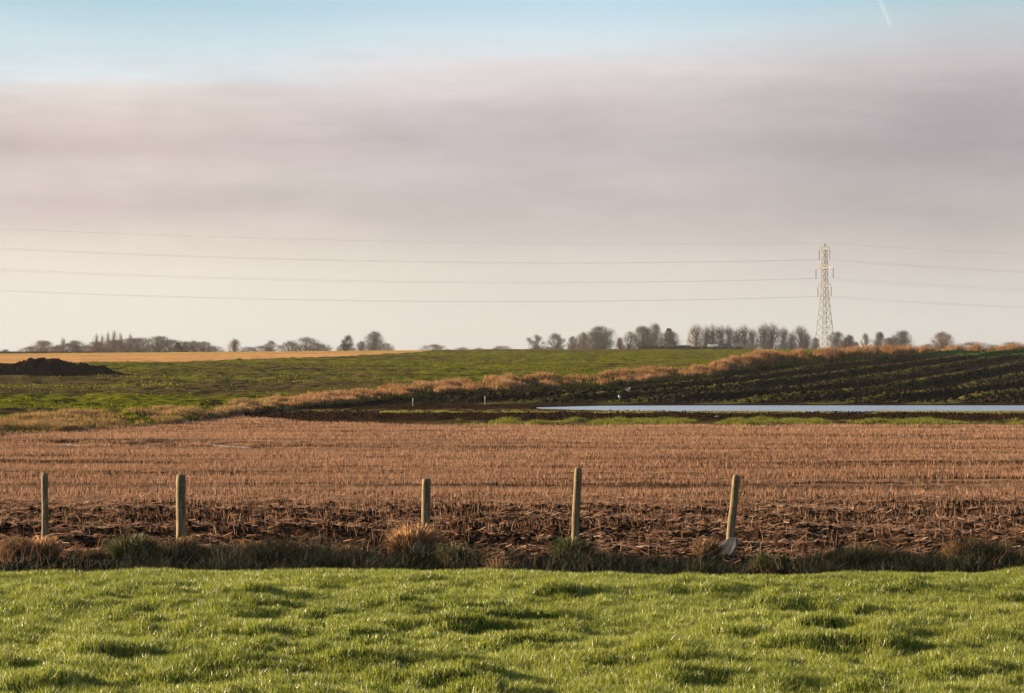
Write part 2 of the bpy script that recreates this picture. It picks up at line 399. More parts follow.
G_MEADOW = blade_mat('meadow_grass', [(0, (.055, .078, .010)), (.35, (.20, .24, .032)), (.7, (.35, .375, .062)), (.9, (.50, .48, .13)), (1, (.68, .62, .38))], .45, .38, .4, (.15, .16, .012))
x, d = scatter(720000, -110, 1134, 12.5, 22.0, .6)
hn = fbm(x / .5, d / .6, 2, 120)
h = (.025 + .065 * hn + .02 * rng.random(len(x)))
edge = 21.25 - .25 * np.sin(x * .9)
keep = d < edge + .5
x, d, h = x[keep], d[keep], h[keep]
vv = np.clip(rng.random(len(x)) * .75 + .35 * (fbm(x / 1.2, d / 1.5, 3, 121) - .35), 0, .95)
vv = np.where(rng.random(len(x)) < .025, 1.0, vv)
tag(blades('meadow_grass', x, d, h, .0045 + .003 * rng.random(len(x)), G_MEADOW, .9, vv), 'short lit green pasture grass in the foreground', 'grass', kind='stuff')

# rough unmown verge along the fence line
G_VERGE = blade_mat('verge_grass', [(0, (.006, .009, .003)), (.5, (.014, .018, .005)), (.85, (.05, .035, .013)), (1, (.24, .14, .06))], .12, .7, .15, (.018, .022, .007))  # near-black blade tones: the strip's shade is put into the colour
x, d = scatter(175000, -150, 1174, 21.7, 26.8, 1)
cl = fbm(x / .5, d / .5, 2, 130); big = fbm(x / 2.2, d / 3, 2, 131)
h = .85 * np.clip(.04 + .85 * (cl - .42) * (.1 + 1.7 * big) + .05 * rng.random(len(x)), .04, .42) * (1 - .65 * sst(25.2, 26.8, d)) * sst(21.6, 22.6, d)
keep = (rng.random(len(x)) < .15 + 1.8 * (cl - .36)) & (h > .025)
x, d, h = x[keep], d[keep], h[keep]
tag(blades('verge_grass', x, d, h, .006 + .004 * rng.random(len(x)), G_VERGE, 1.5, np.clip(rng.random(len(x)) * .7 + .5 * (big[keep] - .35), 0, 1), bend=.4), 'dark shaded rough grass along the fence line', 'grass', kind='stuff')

# ---------- stubble
S_ST = blade_mat('stubble_straw', [(0, (.13, .068, .038)), (.4, (.33, .180, .104)), (.8, (.54, .315, .195)), (1, (.70, .51, .34))], .3, .9, .03, (.24, .125, .07))
def in_pud(x, d):
    k = np.zeros(len(x), bool)
    for (qx, qd, a, b, s) in PUD: k |= np.hypot((x - qx) / (a + .45), (d - qd + s * 4 * (x - qx)) / (b + .6)) < 1
    return k
x, d = scatter(680000, -120, 1144, 31, 97, .35)
rowsn = fbm(x / 9, d / 1.0, 3, 140)
dens = (.12 + .88 * sst(34.2, 37.5, d + 1.6 * (fbm(x / 3, d / 2, 2, 141) - .5))) * np.clip(.40 + 3.6 * (rowsn - .45), .12, 1.25) * (1 - .45 * sst(56, 66, d) * sst(.45, .6, fbm(x / 4, d / 3, 3, 143) + .12 * sst(2, -8, x))) * (1 - .35 * (1 - sst(39, 42, d))) * (1 - 1.1 * track(d + .5 * (fbm(x / 6, x * 0, 2, 5) - .5), 41, .6)) * (1 - .6 * track(d, 57.5, .5)) * (1 - .7 * track(d, 63.5, .7)) + .10
keep = (rng.random(len(x)) < dens - .10 * track(d, 41, .5)) & (zone(x, d) == 1) & ~in_pud(x, d)
x, d = x[keep], d[keep]
d = np.where(d < 60, np.round(d / .3) * .3 + rng.normal(0, .035, len(d)), d)
h = .040 + .070 * rng.random(len(x))
tag(blades('stubble_straw', x, d, h, (.0045 + .004 * rng.random(len(x))) * (d / 42) ** .5, S_ST, .7, np.clip(rng.random(len(x)) * .8 + .3 * (rowsn[keep] - .3), 0, 1)), 'short standing rows of cut straw on the brown field', 'stubble', kind='stuff')
# flattened loose straw and trash near the fence
def litter(name, x, d, ln, wd, mat, label, cat):
    n = len(x); a = rng.normal(0, .38, n) + (rng.random(n) < .5) * np.pi; dx, dy = np.cos(a) * ln / 2, np.sin(a) * ln / 2
    z = ground(x, d); e = .012 + .03 * rng.random(n); tz = rng.normal(0, .12, n) * ln
    ox, oy = -np.sin(a) * wd / 2, np.cos(a) * wd / 2; oz = wd * .5 * rng.random(n)
    P = lambda sx, so: np.stack([x + sx * dx + so * ox, d + sx * dy + so * oy, z + e + sx * tz + so * oz], -1)
    VV = np.stack([P(-1, -1), P(1, -1), P(1, 1), P(-1, 1)], 1).reshape(-1, 3); i = np.arange(n) * 4
    tag(mesh_np(name, VV, [np.stack([i, i + 1, i + 2, i + 3], -1)], mat, False, np.repeat(rng.random(n), 4)), label, cat, kind='stuff')
x, d = scatter(125000, -120, 1144, 26, 38.5, 0)
keep = rng.random(len(x)) < np.clip(.02 + 1.9 * (fbm(x / 1.9, d / .8, 3, 150) - .40), 0, 1) * (1 - .5 * sst(36, 50, d)) * (1 - track(d, 41, .7))
x, d = x[keep], d[keep]
litter('loose_straw', x, d, (.03 + .10 * rng.random(len(x))), .006 + .008 * rng.random(len(x)), S_ST, 'loose flattened straw on dark soil behind the fence', 'straw')
x, d = scatter(1500, -120, 1144, 26, 36, 1)
litter_h = .10 + .14 * rng.random(len(x))
tag(blades('dead_weed_stems', x, d, litter_h, np.full(len(x), .006), S_ST, 1.1), 'scattered thin dead stems standing in the dark soil', 'weeds', kind='stuff')
x, d = scatter(3600, -120, 1144, 24.6, 27.2, 1)
cl = fbm(x / 1.1, d / .8, 2, 155); keep = rng.random(len(x)) < np.clip(3.5 * (cl - .42), .03, 1); x, d, cl = x[keep], d[keep], cl[keep]
tag(blades('dead_grass_stems', x, d, .10 + .5 * (cl - .4) + .12 * rng.random(len(x)), np.full(len(x), .004), S_ST, 1.7, .1 + .5 * rng.random(len(x))), 'thin tan dead grass stems over the dark fence line verge', 'grass', kind='stuff')
# soil clods
def clods(name, x, d, r, mat, label):
    n = len(x)
    base = np.array([(1, 0, 0), (-1, 0, 0), (0, 1, 0), (0, -1, 0), (0, 0, 1), (0, 0, -.6)], float)
    fc = np.array([(0, 2, 4), (2, 1, 4), (1, 3, 4), (3, 0, 4), (2, 0, 5), (1, 2, 5), (3, 1, 5), (0, 3, 5)])
    a = rng.random(n) * 6.28; ca, sa = np.cos(a)[:, None], np.sin(a)[:, None]
    j = base[None] * (1 + .5 * (rng.random((n, 6, 3)) - .5)) + .35 * (rng.random((n, 6, 3)) - .5)
    j = j * r[:, None, None] * np.array([1.2, 1, .75])
    X_ = j[..., 0] * ca - j[..., 1] * sa + x[:, None]; Y_ = j[..., 0] * sa + j[..., 1] * ca + d[:, None]
    Z_ = j[..., 2] + ground(x, d)[:, None] + .1 * r[:, None]
    VV = np.stack([X_, Y_, Z_], -1).reshape(-1, 3); ff = (fc[None] + (np.arange(n) * 6)[:, None, None]).reshape(-1, 3)
    return tag(mesh_np(name, VV, [ff], mat, True), label, 'soil', kind='stuff')
SOIL = solid_mat('dark_soil', (.010, .006, .004), (.040, .022, .013), 6, .95, .0, bmp=.5, bdist=.02)
x, d = scatter(26000, -120, 1144, 25.5, 37, .2)
keep = rng.random(len(x)) < np.clip(.2 + 1.4 * (fbm(x / 2, d / 1.1, 3, 160) - .3), 0, 1)
x, d = x[keep], d[keep]
clods('soil_clods', x, d, .014 + .038 * rng.random(len(x)) ** 2, SOIL, 'dark broken soil clods behind the fence')
x, d = scatter(16000, 200, 1144, 86, 99, 1)
clods('soil_clods', x, d, (.02 + .05 * rng.random(len(x)) ** 2), SOIL, 'dark soil clods on the ridge in front of the flood water')
PSOIL = solid_mat('plough_soil', (.008, .007, .005), (.032, .024, .014), 3, .95, .0, bmp=.5, bdist=.03)
x, d = scatter(30000, 380, 1144, 114, 240, .5)
keep = zone(x, d) == 2
clods('soil_clods', x[keep], d[keep], .05 + .13 * rng.random(keep.sum()) ** 2, PSOIL, 'dark clods turned up on the ploughed slope')

# ---------- far vegetation
G_TUFT = blade_mat('field_weeds', [(0, (.06, .075, .010)), (.5, (.13, .15, .02)), (.85, (.24, .23, .045)), (1, (.38, .27, .12))], .35, .9, .03, (.13, .14, .02))
x, d = scatter(90000, 455, 1144, 77.5, 83.5, 0)
cl = fbm(x / 1.1, d / 1.6, 3, 170); keep = rng.random(len(x)) < np.clip(5 * (cl - .50), 0, 1)
x, d, cl = x[keep], d[keep], cl[keep]
tag(blades('weed_strip', x, d, .03 + .35 * (cl - .45) + .05 * rng.random(len(x)), .02 + 0 * x, G_TUFT, .8, np.clip(rng.random(len(x)) * .85 + .12, 0, 1)), 'bright green weeds in a strip before the flood water', 'weeds', kind='stuff')
x, d = scatter(60000, 380, 1144, 93, 97.5, 0)
cl = fbm(x / 1.3, d / 1.2, 3, 171); keep = rng.random(len(x)) < np.clip(3 * (cl - .42), 0, 1)
tag(blades('dry_weeds', x[keep], d[keep], .03 + .05 * rng.random(keep.sum()), .02 + 0 * x[keep], G_TUFT, .8, .55 + .45 * rng.random(keep.sum())), 'low dry weeds on the near edge of the flood water', 'weeds', kind='stuff')
x, d = scatter(120000, 330, 1144, 114, 262, .2)
u_ = x * .94 - d * .34 + .5 * (fbm(x / 9, d / 14, 2, 70) - .5)
cl = fbm(x / 1.5, d / 5, 3, 172); ridge = .5 + .5 * np.cos(u_ * 2 * np.pi / 4.8 + 3 * (fbm(x / 20, d / 40, 2, 72) - .5) + .8)
keep = (rng.random(len(x)) < np.clip(3.2 * (cl - .38), 0, 1) * ridge ** 3 * sst(3, 14, bankd(pxof(x, d)) - d)) & (zone(x, d) == 2)  # weeds left out by the bank, to darken the shade band at its foot
x, d = x[keep], d[keep]
tag(blades('plough_weeds', x, d, .04 + .07 * rng.random(len(x)), .04 + .03 * rng.random(len(x)), G_TUFT, 1.2, np.clip(rng.random(len(x)) ** 1.5 * .85, 0, 1)), 'thin green weeds on the ploughed ridges', 'weeds', kind='stuff')
G_CROP = blade_mat('crop_leaves', [(0, (.042, .048, .004)), (.5, (.11, .112, .008)), (.85, (.19, .185, .016)), (1, (.28, .19, .09))], .4, .9, .03, (.11, .12, .012))
x, d = scatter(250000, -120, 1144, 66, 330, -.2)
cl = fbm(x / 9, d / 9, 3, 173); belt = sst(112, 128, d) * (1 - sst(165, 200, d)) * (1 - sst(-16, 6, x))
keep = (rng.random(len(x)) < np.clip(.02 + 3.4 * (cl - .48) - .35 * belt, .02, .75)) & (zone(x, d) == 3)
x, d, cl, belt = x[keep], d[keep], cl[keep], belt[keep]
vv = np.clip(rng.random(len(x)) * .75 + .35 * belt * rng.random(len(x)), 0, 1)
tag(blades('crop_leaves', x, d, (.05 + .10 * rng.random(len(x))), .02 + .00022 * d, G_CROP, 1.0, vv), 'low green winter crop leaves across the middle field', 'crop', kind='stuff')

# brown dead grass and reeds along the bank
G_REED = blade_mat('dead_reeds', [(0, (.08, .040, .016)), (.4, (.21, .112, .048)), (.8, (.37, .22, .11)), (1, (.54, .39, .24))], .5, .9, .03, (.26, .13, .05))
n = 300000
px = 225 + rng.random(n) ** .9 * 930
B = bankd(px); off = (rng.random(n) ** .85) * np.interp(px, [225, 300, 500, 760, 850, 1024], [4, 6, 10, 11, 10, 7]) * (.75 + .5 * vnoise(px / 14, px * 0, 8)) - .6
d = B + off; x = (px - CX) / F * d
cl = fbm(x / 1.3, d / 2.6, 3, 180); big = fbm(x / 9, d / 30, 2, 181)
hh = np.interp(px, [225, 300, 400, 500, 700, 800, 900, 1024], [.16, .24, .30, .38, .46, .75, 1.0, 1.25])
h = hh * np.clip(.50 + 1.0 * (cl - .35) + .6 * (big - .5), .15, 1.4) * (.35 + .65 * rng.random(n) + .5 * rng.random(n) ** 6)
keep = rng.random(n) < np.clip(.08 + 2.4 * (cl - .43) + .5 * (big - .5), .02, .75)
x, d, h = x[keep], d[keep], h[keep]
tag(blades('dead_reeds', x, d, h, .012 + .00014 * d, G_REED, .45, np.clip(rng.random(len(x)) * .7 + .6 * (cl[keep] - .35), 0, 1), leandir=(.10, -.02)), 'orange brown dead grass and reeds along the sunlit bank', 'reeds', kind='stuff')
# left verge: low tan and green mixed grass
n = 90000
px = -120 + rng.random(n) * 400; B = bankd(px); off = rng.random(n) ** 1.2 * 9 - 1.2
d = B + off; x = (px - CX) / F * d; cl = fbm(x / 1.2, d / 1.5, 3, 182)
keep = rng.random(n) < np.clip(.08 + 2.6 * (cl - .44), 0.02, .8)
x, d, cl = x[keep], d[keep], cl[keep]
G_LV = blade_mat('verge_mix', [(0, (.07, .085, .014)), (.35, (.16, .115, .04)), (.7, (.34, .20, .09)), (1, (.50, .33, .17))], .5, .9, .03, (.13, .08, .03))
tag(blades('verge_grass', x, d, (.05 + .4 * np.clip(cl - .38, 0, 1) + .06 * rng.random(len(x))), .018 + 0 * x, G_LV, .7, np.clip(rng.random(len(x)) * .6 + .6 * (cl - .25), 0, 1)), 'low tan and green rough grass left of the stubble field', 'grass', kind='stuff')

# ------------------------------------------------------------------ solid mesh builder
class MB:
    def __init__(s): s.v = []; s.f = []
    def ring_tube(s, pts, rad, n=8, cap=True, tw=0.0, jit=0.0):
        """tube along points; rad a list"""
        base = len(s.v); k = len(pts)
        for i, p in enumerate(pts):
            p = Vector(p)
            a = Vector(pts[max(i - 1, 0)]); b = Vector(pts[min(i + 1, k - 1)]); tdir = (b - a).normalized()
            up = Vector((0, 0, 1)) if abs(tdir.z) < .9 else Vector((0, 1, 0))
            e1 = tdir.cross(up).normalized(); e2 = e1.cross(tdir).normalized()
            for j in range(n):
                an = 2 * math.pi * j / n + tw; r = rad[i] * (1 + jit * (random.random() - .5))
                s.v.append(tuple(p + e1 * (math.cos(an) * r) + e2 * (math.sin(an) * r)))
        for i in range(k - 1):
            for j in range(n):
                s.f.append((base + i * n + j, base + i * n + (j + 1) % n, base + (i + 1) * n + (j + 1) % n, base + (i + 1) * n + j))
        if cap:
            s.f.append(tuple(base + j for j in range(n))[::-1]); s.f.append(tuple(base + (k - 1) * n + j for j in range(n)))
        return s
    def bar(s, a, b, r, n=4): return s.ring_tube([a, b], [r, r], n, True, math.pi / 4)
    def box(s, lo, hi):
        b = len(s.v)
        for z in (lo[2], hi[2]):
            for (x, y) in ((lo[0], lo[1]), (hi[0], lo[1]), (hi[0], hi[1]), (lo[0], hi[1])): s.v.append((x, y, z))
        for q in ((3, 2, 1, 0), (4, 5, 6, 7), (0, 1, 5, 4), (1, 2, 6, 5), (2, 3, 7, 6), (3, 0, 4, 7)): s.f.append(tuple(b + i for i in q))
        return s
    def poly(s, vs, fs):
        b = len(s.v); s.v += [tuple(v) for v in vs]; s.f += [tuple(b + i for i in f) for f in fs]; return s
    def build(s, name, mat, parent=None, smooth=False, bevel=0.0):
        me = bpy.data.meshes.new(name); me.from_pydata(s.v, [], s.f); me.update()
        me.polygons.foreach_set('use_smooth', [smooth] * len(me.polygons))
        me.materials.append(mat)
        o = bpy.data.objects.new(name, me); COL.objects.link(o)
        if parent: o.parent = parent
        if bevel:
            b = o.modifiers.new('bevel', 'BEVEL'); b.width = bevel; b.segments = 2
        return o

# ---------- fence posts
def post_mat():
    m, t = new_mat('weathered_post'); p = t.add('ShaderNodeTexCoord').outputs['Object']
    g_ = t.noise(t.scale(p, (9, 9, .8)), 4, 5, .7); n = t.noise(p, 5, 4, .6)
    col = t.mix(t.maprange(g_, .3, .7), c4((.08, .056, .026)), c4((.31, .225, .12)))
    col = t.mix(t.maprange(n, .48, .68, 0, .6), col, c4((.08, .085, .035)))
    sz = t.add('ShaderNodeSeparateXYZ'); t.l.new(p, sz.inputs[0])
    return finish(m, t, principled(t, col, .85, .2, bump(t, g_, .7, .012)))
PM = post_mat()
WIRE = solid_mat('rusty_wire', (.12, .05, .025), (.22, .12, .07), 30, .6, .4, metal=.6)
posts = [(45, 473, .037, 0, 0.00, 'thinnest round fence post, furthest left, with dry grass round its foot'),
         (181, 475, .054, 1, 0.00, 'thick upright fence post with a flat top, next to the thin far left post'),
         (426, 479, .049, 2, .004, 'short fence post standing in the large clump of dry orange grass'),
         (575.5, 468, .043, 3, .045, 'tallest fence post, with a small dark tuft of grass at its foot'),
         (731, 475, .043, 4, .10, 'leaning fence post with a pale slab against its foot')]
PD = 27.0
for px, ty, r, k, tl, lab in posts:
    x0, d0, z0 = at(px - tl * 30, PD)
    ztop = H - (ty - VY) * PD / F
    hgt = ztop - z0
    e = empty('fence_post', (x0, d0, z0), lab, 'fence post', 'wooden posts along the field edge')
    e.rotation_euler = (0, math.atan(tl * 1.05), random.random() * .2)
    mb = MB(); N = 18; rings = 26
    pts = [(0.002 * math.sin(i * .5 + k), .002 * math.cos(i * .7 + k), -.35 + (hgt + .35) * i / (rings - 1)) for i in range(rings)]
    rad = [r * (1.04 - .06 * i / rings + .008 * math.sin(i * 1.1 + k)) for i in range(rings)]
    rad[-1] *= .90
    mb.ring_tube(pts, rad, N, False, .1, .02)
    last = len(mb.v) - N; mb.v.append((0, 0, hgt + (.004, .010, .006, .012, .01)[k])); 
    for j in range(N): mb.f.append((last + j, last + (j + 1) % N, len(mb.v) - 1))
    mb.build('shaft', PM, e, True)
    for hz in (.60, .84):                       # turns of old tying wire and a staple
        wz = hgt * hz; wb = MB()
        wb.ring_tube([(math.cos(a) * (r * 1.06), math.sin(a) * (r * 1.06), wz + .004 * math.sin(a * 3)) for a in np.linspace(0, 2 * math.pi, 17)], [.0028] * 17, 5, False)
        wb.bar((r * .2, -r * 1.03, wz - .02), (r * .2, -r * 1.05, wz + .02), .003)
        wb.build('wire_loop', WIRE, e, True)

# pale slab leaning at the last post
x0, d0, z0 = at(724, 26.55)
SL = solid_mat('pale_concrete', (.09, .085, .075), (.20, .19, .17), 9, .8, .2, bmp=.5)
o = MB().poly([(-.085, -.02, -.12), (.075, -.02, -.12), (.10, -.025, .10), (.06, -.02, .20), (-.02, -.02, .17), (-.10, -.02, .03),
               (-.085, .04, -.12), (.075, .04, -.12), (.10, .04, .10), (.06, .045, .20), (-.02, .04, .17), (-.10, .04, .03)],
              [(0, 1, 2, 3, 4, 5), (11, 10, 9, 8, 7, 6), (0, 6, 7, 1), (1, 7, 8, 2), (2, 8, 9, 3), (3, 9, 10, 4), (4, 10, 11, 5), (5, 11, 6, 0)]).build('leaning_slab', SL, None, False, .008)
o.location = (x0 + .01, d0, z0 + .10); o.rotation_euler = (R(-16), R(20), R(-28)); tag(o, 'broken pale grey slab leaning at the foot of the tilted fence post', 'slab')
x0, d0, z0 = at(418, 25.9)
o = MB().poly([(-.07, -.03, -.12), (.07, -.04, -.12), (.075, -.03, .12), (.02, -.02, .19), (-.06, -.03, .14), (-.07, .05, -.12), (.07, .05, -.12), (.07, .05, .12), (.02, .05, .19), (-.06, .05, .14)],
              [(0, 1, 2, 3, 4), (9, 8, 7, 6, 5), (0, 5, 6, 1), (1, 6, 7, 2), (2, 7, 8, 3), (3, 8, 9, 4), (4, 9, 5, 0)]).build('stone_block', SL, None, False, .012)
o.location = (x0, d0, z0 + .08); o.rotation_euler = (R(-8), R(5), R(15)); tag(o, 'dim grey stone half hidden in the large dry grass clump', 'stone')

# ---------- tussocks at the fence
G_DRY = blade_mat('dry_tussock', [(0, (.14, .075, .03)), (.4, (.34, .18, .075)), (.8, (.54, .31, .14)), (1, (.66, .48, .28))], .5, .6, .25, (.24, .13, .06))
G_GRN = blade_mat('green_tussock', [(0, (.03, .045, .01)), (.5, (.06, .075, .018)), (1, (.20, .13, .06))], .3, .6, .25, (.04, .05, .012))
G_DUL = blade_mat('dull_tussock', [(0, (.08, .05, .022)), (.4, (.19, .11, .05)), (.8, (.33, .20, .10)), (1, (.46, .34, .20))], .3, .9, .03, (.15, .085, .038))
tus = [(45, 26.4, .17, .38, 900, G_DRY, 'tan tussock at the foot of the far left post'),
       (128, 26.1, .30, .40, 1300, G_GRN, 'green tussock with pale arching blades between the two left posts'),
       (148, 26.3, .20, .34, 700, G_DUL, 'pale arching grass plume beside the green tussock left of the thick post'),
       (183, 26.5, .20, .30, 900, G_DUL, 'short dry tussock at the foot of the thick post'),
       (245, 26.2, .20, .36, 700, G_DUL, 'thin tan tussock right of the thick post'),
       (320, 25.3, .34, .27, 1200, G_GRN, 'wide low dark tussock midway between thick post and short post'),
       (411, 26.2, .27, .52, 2400, G_DRY, 'largest orange dry grass clump, at the short fence post'),
       (455, 25.6, .26, .34, 1000, G_GRN, 'dark green tussock just right of the short fence post'),
       (500, 24.4, .22, .36, 240, G_DUL, 'sparse pale seeding stems midway between short post and tallest post'),
       (572, 26.1, .26, .40, 1400, G_GRN, 'dark tussock at the foot of the tallest post'),
       (706, 26.4, .20, .28, 700, G_DUL, 'small dry tussock left of the pale slab'),
       (770, 25.5, .34, .24, 1000, G_GRN, 'low dark tussock right of the pale slab'),
       (868, 26.0, .34, .32, 1500, G_DUL, 'broad tan tussock right of the leaning post'),
       (965, 26.0, .34, .32, 1500, G_DUL, 'broad tan tussock nearest the right edge'),
       (14, 26.3, .26, .34, 1300, G_DUL, 'tan tussock nearest the left edge'),
       (88, 26.2, .24, .26, 900, G_DUL, 'low tan tussock midway between the far left post and the green tussock'),
       (345, 26.2, .20, .28, 500, G_DUL, 'thin tan tussock left of the largest orange clump'),]
for px, dd, rad, hh, n, mt, lab in tus:
    x0, _, z0 = at(px, dd)
    a = rng.random(n) * 6.283; rr = rad * rng.random(n) ** .6
    lx = rr * np.cos(a); ly = rr * np.sin(a)
    gx = ground(x0 + lx, dd + ly) - z0
    hv = hh * (.45 + .55 * rng.random(n)) * (1 - .45 * (rr / rad) ** 2)
    yaw = rng.random(n) * 6.283; wdt = .0035 + .003 * rng.random(n)
    bx, by = np.cos(yaw) * wdt, np.sin(yaw) * wdt
    out = (.25 + .75 * rr / rad) * hv * (.35 + .9 * rng.random(n)); rr_ = rng.normal(0, .12, n)
    dx = np.cos(a) * out + .12 * hv + rr_ * hv; dy = np.sin(a) * out
    b = np.stack([lx * .55, ly * .55, gx - .02], -1); r_ = np.stack([bx, by, 0 * bx], -1)
    s1 = b + np.stack([dx * .18, dy * .18, hv * .5], -1); s2 = b + np.stack([dx * .55, dy * .55, hv * .88], -1); s3 = b + np.stack([dx * 1.15, dy * 1.15, hv * (.95 - .25 * rng.random(n))], -1)
    VV = np.stack([b - r_, b + r_, s1 + r_, s1 - r_, s2 + r_ * .7, s2 - r_ * .7, s3], 1).reshape(-1, 3); i = np.arange(n) * 7
    o = mesh_np('grass_tussock', VV, [np.stack([i, i + 1, i + 2, i + 3], -1), np.stack([i + 3, i + 2, i + 4, i + 5], -1), np.stack([i + 5, i + 4, i + 6], -1)], mt, False, np.repeat(np.clip(rng.random(n), 0, 1), 7))
    o.location = (x0, dd, z0); tag(o, lab, 'grass tussock', 'tussocks along the fence line')

# ---------- muck heap on the left
MUCK = solid_mat('muck', (.005, .004, .003), (.020, .013, .008), 2.2, .95, .0, bmp=.8, bdist=.06)
x0, d0, z0 = find(34, 375)
nx, ny = 220, 110; L, W_ = 12.5, 3.6
gx, gy = np.meshgrid(np.linspace(-L / 2, L / 2, nx), np.linspace(-W_, W_, ny), indexing='ij')
PXS = CX + F * (gx + x0) / d0
prof = np.interp(PXS, [-90, -60, 0, 12, 25, 32, 55, 62, 75, 84, 92, 104, 112, 122], [0, 1.2, 1.0, 1.0, 1.1, 1.5, 1.5, 1.25, 1.05, 1.10, .80, .70, .3, 0]) * .78
cross = np.clip(1 - (gy / (W_ * .8)) ** 2, 0, 1) ** .6
hz = prof * cross * (.80 + .40 * fbm(gx / .9, gy / .9, 4, 200)) + (fbm(gx / .3, gy / .3, 3, 201) - .5) * .62 * cross * (prof > .05)
Vh = np.stack([gx, gy, hz - .1], -1).reshape(-1, 3); I = np.arange(nx * ny).reshape(nx, ny)
o = mesh_np('muck_heap', Vh, [np.stack([I[:-1, :-1], I[1:, :-1], I[1:, 1:], I[:-1, 1:]], -1).reshape(-1, 4)], MUCK, True)
o.location = (x0, d0, z0); tag(o, 'long low black heap of manure lying on the green field at the left edge', 'manure heap')

# ---------- pylon
STEEL = solid_mat('galvanised_steel', (.085, .078, .068), (.15, .135, .12), .5, .55, .4, metal=.15, bmp=.1)
INS = solid_mat('insulator_glass', (.16, .10, .08), (.26, .18, .14), 3, .4, .5, bmp=.1)
PYD = 1050.0; PYX = (824.5 - CX) / F * PYD; PYZ = 0.0
LINE_A = R(22)                                    # the line comes towards us on the left
pyl = empty('electricity_pylon', (PYX, PYD, PYZ), 'tall steel lattice electricity pylon on the horizon at right', 'pylon', rz=-LINE_A)
def half(z): return np.interp(z, [0, 8, 14, 22, 29.5, 31, 47.2, 48.2], [3.7, 2.95, 2.45, 1.75, 1.2, 1.15, .85, .8])
mb = MB(); lev = [0, 5.5, 10.5, 15, 19, 22.5, 25.5, 28.2, 30.9, 33.6, 36.2, 38.8, 41.4, 44.2, 47.0]
for sx, sy in ((-1, -1), (1, -1), (1, 1), (-1, 1)):
    MBl = MB()
    for a, b in zip(lev[:-1], lev[1:]):
        MBl.bar((sx * half(a), sy * half(a), a), (sx * half(b), sy * half(b), b), .15 if a < 28 else .12)
    MBl.box((sx * 3.7 - .45, sy * 3.7 - .45, -1.2), (sx * 3.7 + .45, sy * 3.7 + .45, .05))
    MBl.build('leg', STEEL, pyl)
for a, b in zip(lev[:-1], lev[1:]):
    ha, hb_ = half(a), half(b); mid = (a + b) / 2; hm = half(mid)
    cs = [(-1, -1), (1, -1), (1, 1), (-1, 1)]
    for i in range(4):
        p, q_ = cs[i], cs[(i + 1) % 4]
        mb.bar((p[0] * ha, p[1] * ha, a), (q_[0] * hb_, q_[1] * hb_, b), .085)
        mb.bar((q_[0] * ha, q_[1] * ha, a), (p[0] * hb_, p[1] * hb_, b), .085)
        mb.bar((p[0] * hb_, p[1] * hb_, b), (q_[0] * hb_, q_[1] * hb_, b), .08)
        if a < 16 and a > 0: mb.bar((p[0] * hm, p[1] * hm, mid), (q_[0] * hm, q_[1] * hm, mid), .07)
mb.build('lattice', STEEL, pyl)
tp = MB()
for sx, sy in ((-1, -1), (1, -1), (1, 1), (-1, 1)): tp.bar((sx * .85, sy * .85, 47), (0, 0, 49.6), .12)
tp.build('peak', STEEL, pyl)
arms = [(47.0, 4.6), (38.8, 7.6), (30.9, 5.8)]
attach = []
for az_, al in arms:
    for s in (-1, 1):
        ar = MB(); hw = float(half(az_)); tip = (0, s * al, az_ - .1)
        for sx in (-1, 1):
            ar.bar((sx * hw, s * hw, az_), tip, .12); ar.bar((sx * hw, s * hw, az_ + 1.5), tip, .10)
            for k in (.25, .5, .75):
                p = Vector((sx * hw, s * hw, az_)).lerp(Vector(tip), k); q_ = Vector((sx * hw, s * hw, az_ + 1.5)).lerp(Vector(tip), k)
                p2 = Vector((-sx * hw, s * hw, az_)).lerp(Vector(tip), min(k + .2, 1)); ar.bar(p, q_, .06); ar.bar(p, p2, .06)
        ar.build('cross_arm', STEEL, pyl)
        il = 4.2; ib = MB()
        zz = [az_ - .3 - il * i / 30 for i in range(31)]
        ib.ring_tube([(0, s * al, z_) for z_ in zz], [.24 if i % 2 else .12 for i in range(31)], 8)
        ib.build('insulator', INS, pyl); attach.append((s * al, az_ - .3 - il))
# ---------- power lines
ALU = solid_mat('aluminium_wire', (.22, .22, .22), (.30, .30, .30), .2, .6, .3, metal=.0, bmp=0)
def wpt(along, off, z): # along: metres along the line, positive to the left and nearer
    ca, sa = math.cos(LINE_A), math.sin(LINE_A)
    lx, ly = -ca, -sa
    # arm axis is the pylon's local y turned by rz
    axx, axy = math.sin(LINE_A), math.cos(LINE_A)
    return (PYX + lx * along * 1.0 + axx * off, PYD + (-math.sin(LINE_A)) * along + axy * off, z)
pyl.rotation_euler = (0, 0, -LINE_A)
def wpt(along, off, z):
    ca, sa = math.cos(LINE_A), math.sin(LINE_A)
    # line direction to the left and towards the viewer; arms lie square to it
    return (PYX - ca * along + -sa * off * -1 * -1, PYD - sa * along + ca * off, z)
pyl.rotation_euler = (0, 0, LINE_A)
names = ['upper', 'middle', 'lower']
wires = [(0.0, 49.6, .024, 'thinnest earth wire running over the peak of the pylon', 2.9)]
for i, (off, z_) in enumerate(attach):
    wires.append((off, z_, .025, '%s wire of the %s pair, hung on the %s side of the pylon' % ('power', names[i // 2], 'near' if off < 0 else 'far'), 4.0))
for off, z_, r_, lab, sag in wires:
    pts = []; span = 400
    for i in range(-44, 43):
        al = i / 40 * span; 
        if al >= 0: tt = al / span; z2 = z_ - 4 * sag * tt * (1 - tt) + 0.6 * tt
        else: tt = -al / span; z2 = z_ - 4 * (sag * 1.25) * tt * (1 - tt) - 1.5 * tt
        pts.append(wpt(al, off, z2))
    o = MB().ring_tube(pts, [r_] * len(pts), 5).build('power_line', ALU, None, True)
    tag(o, lab, 'power line', 'wires strung from the pylon')

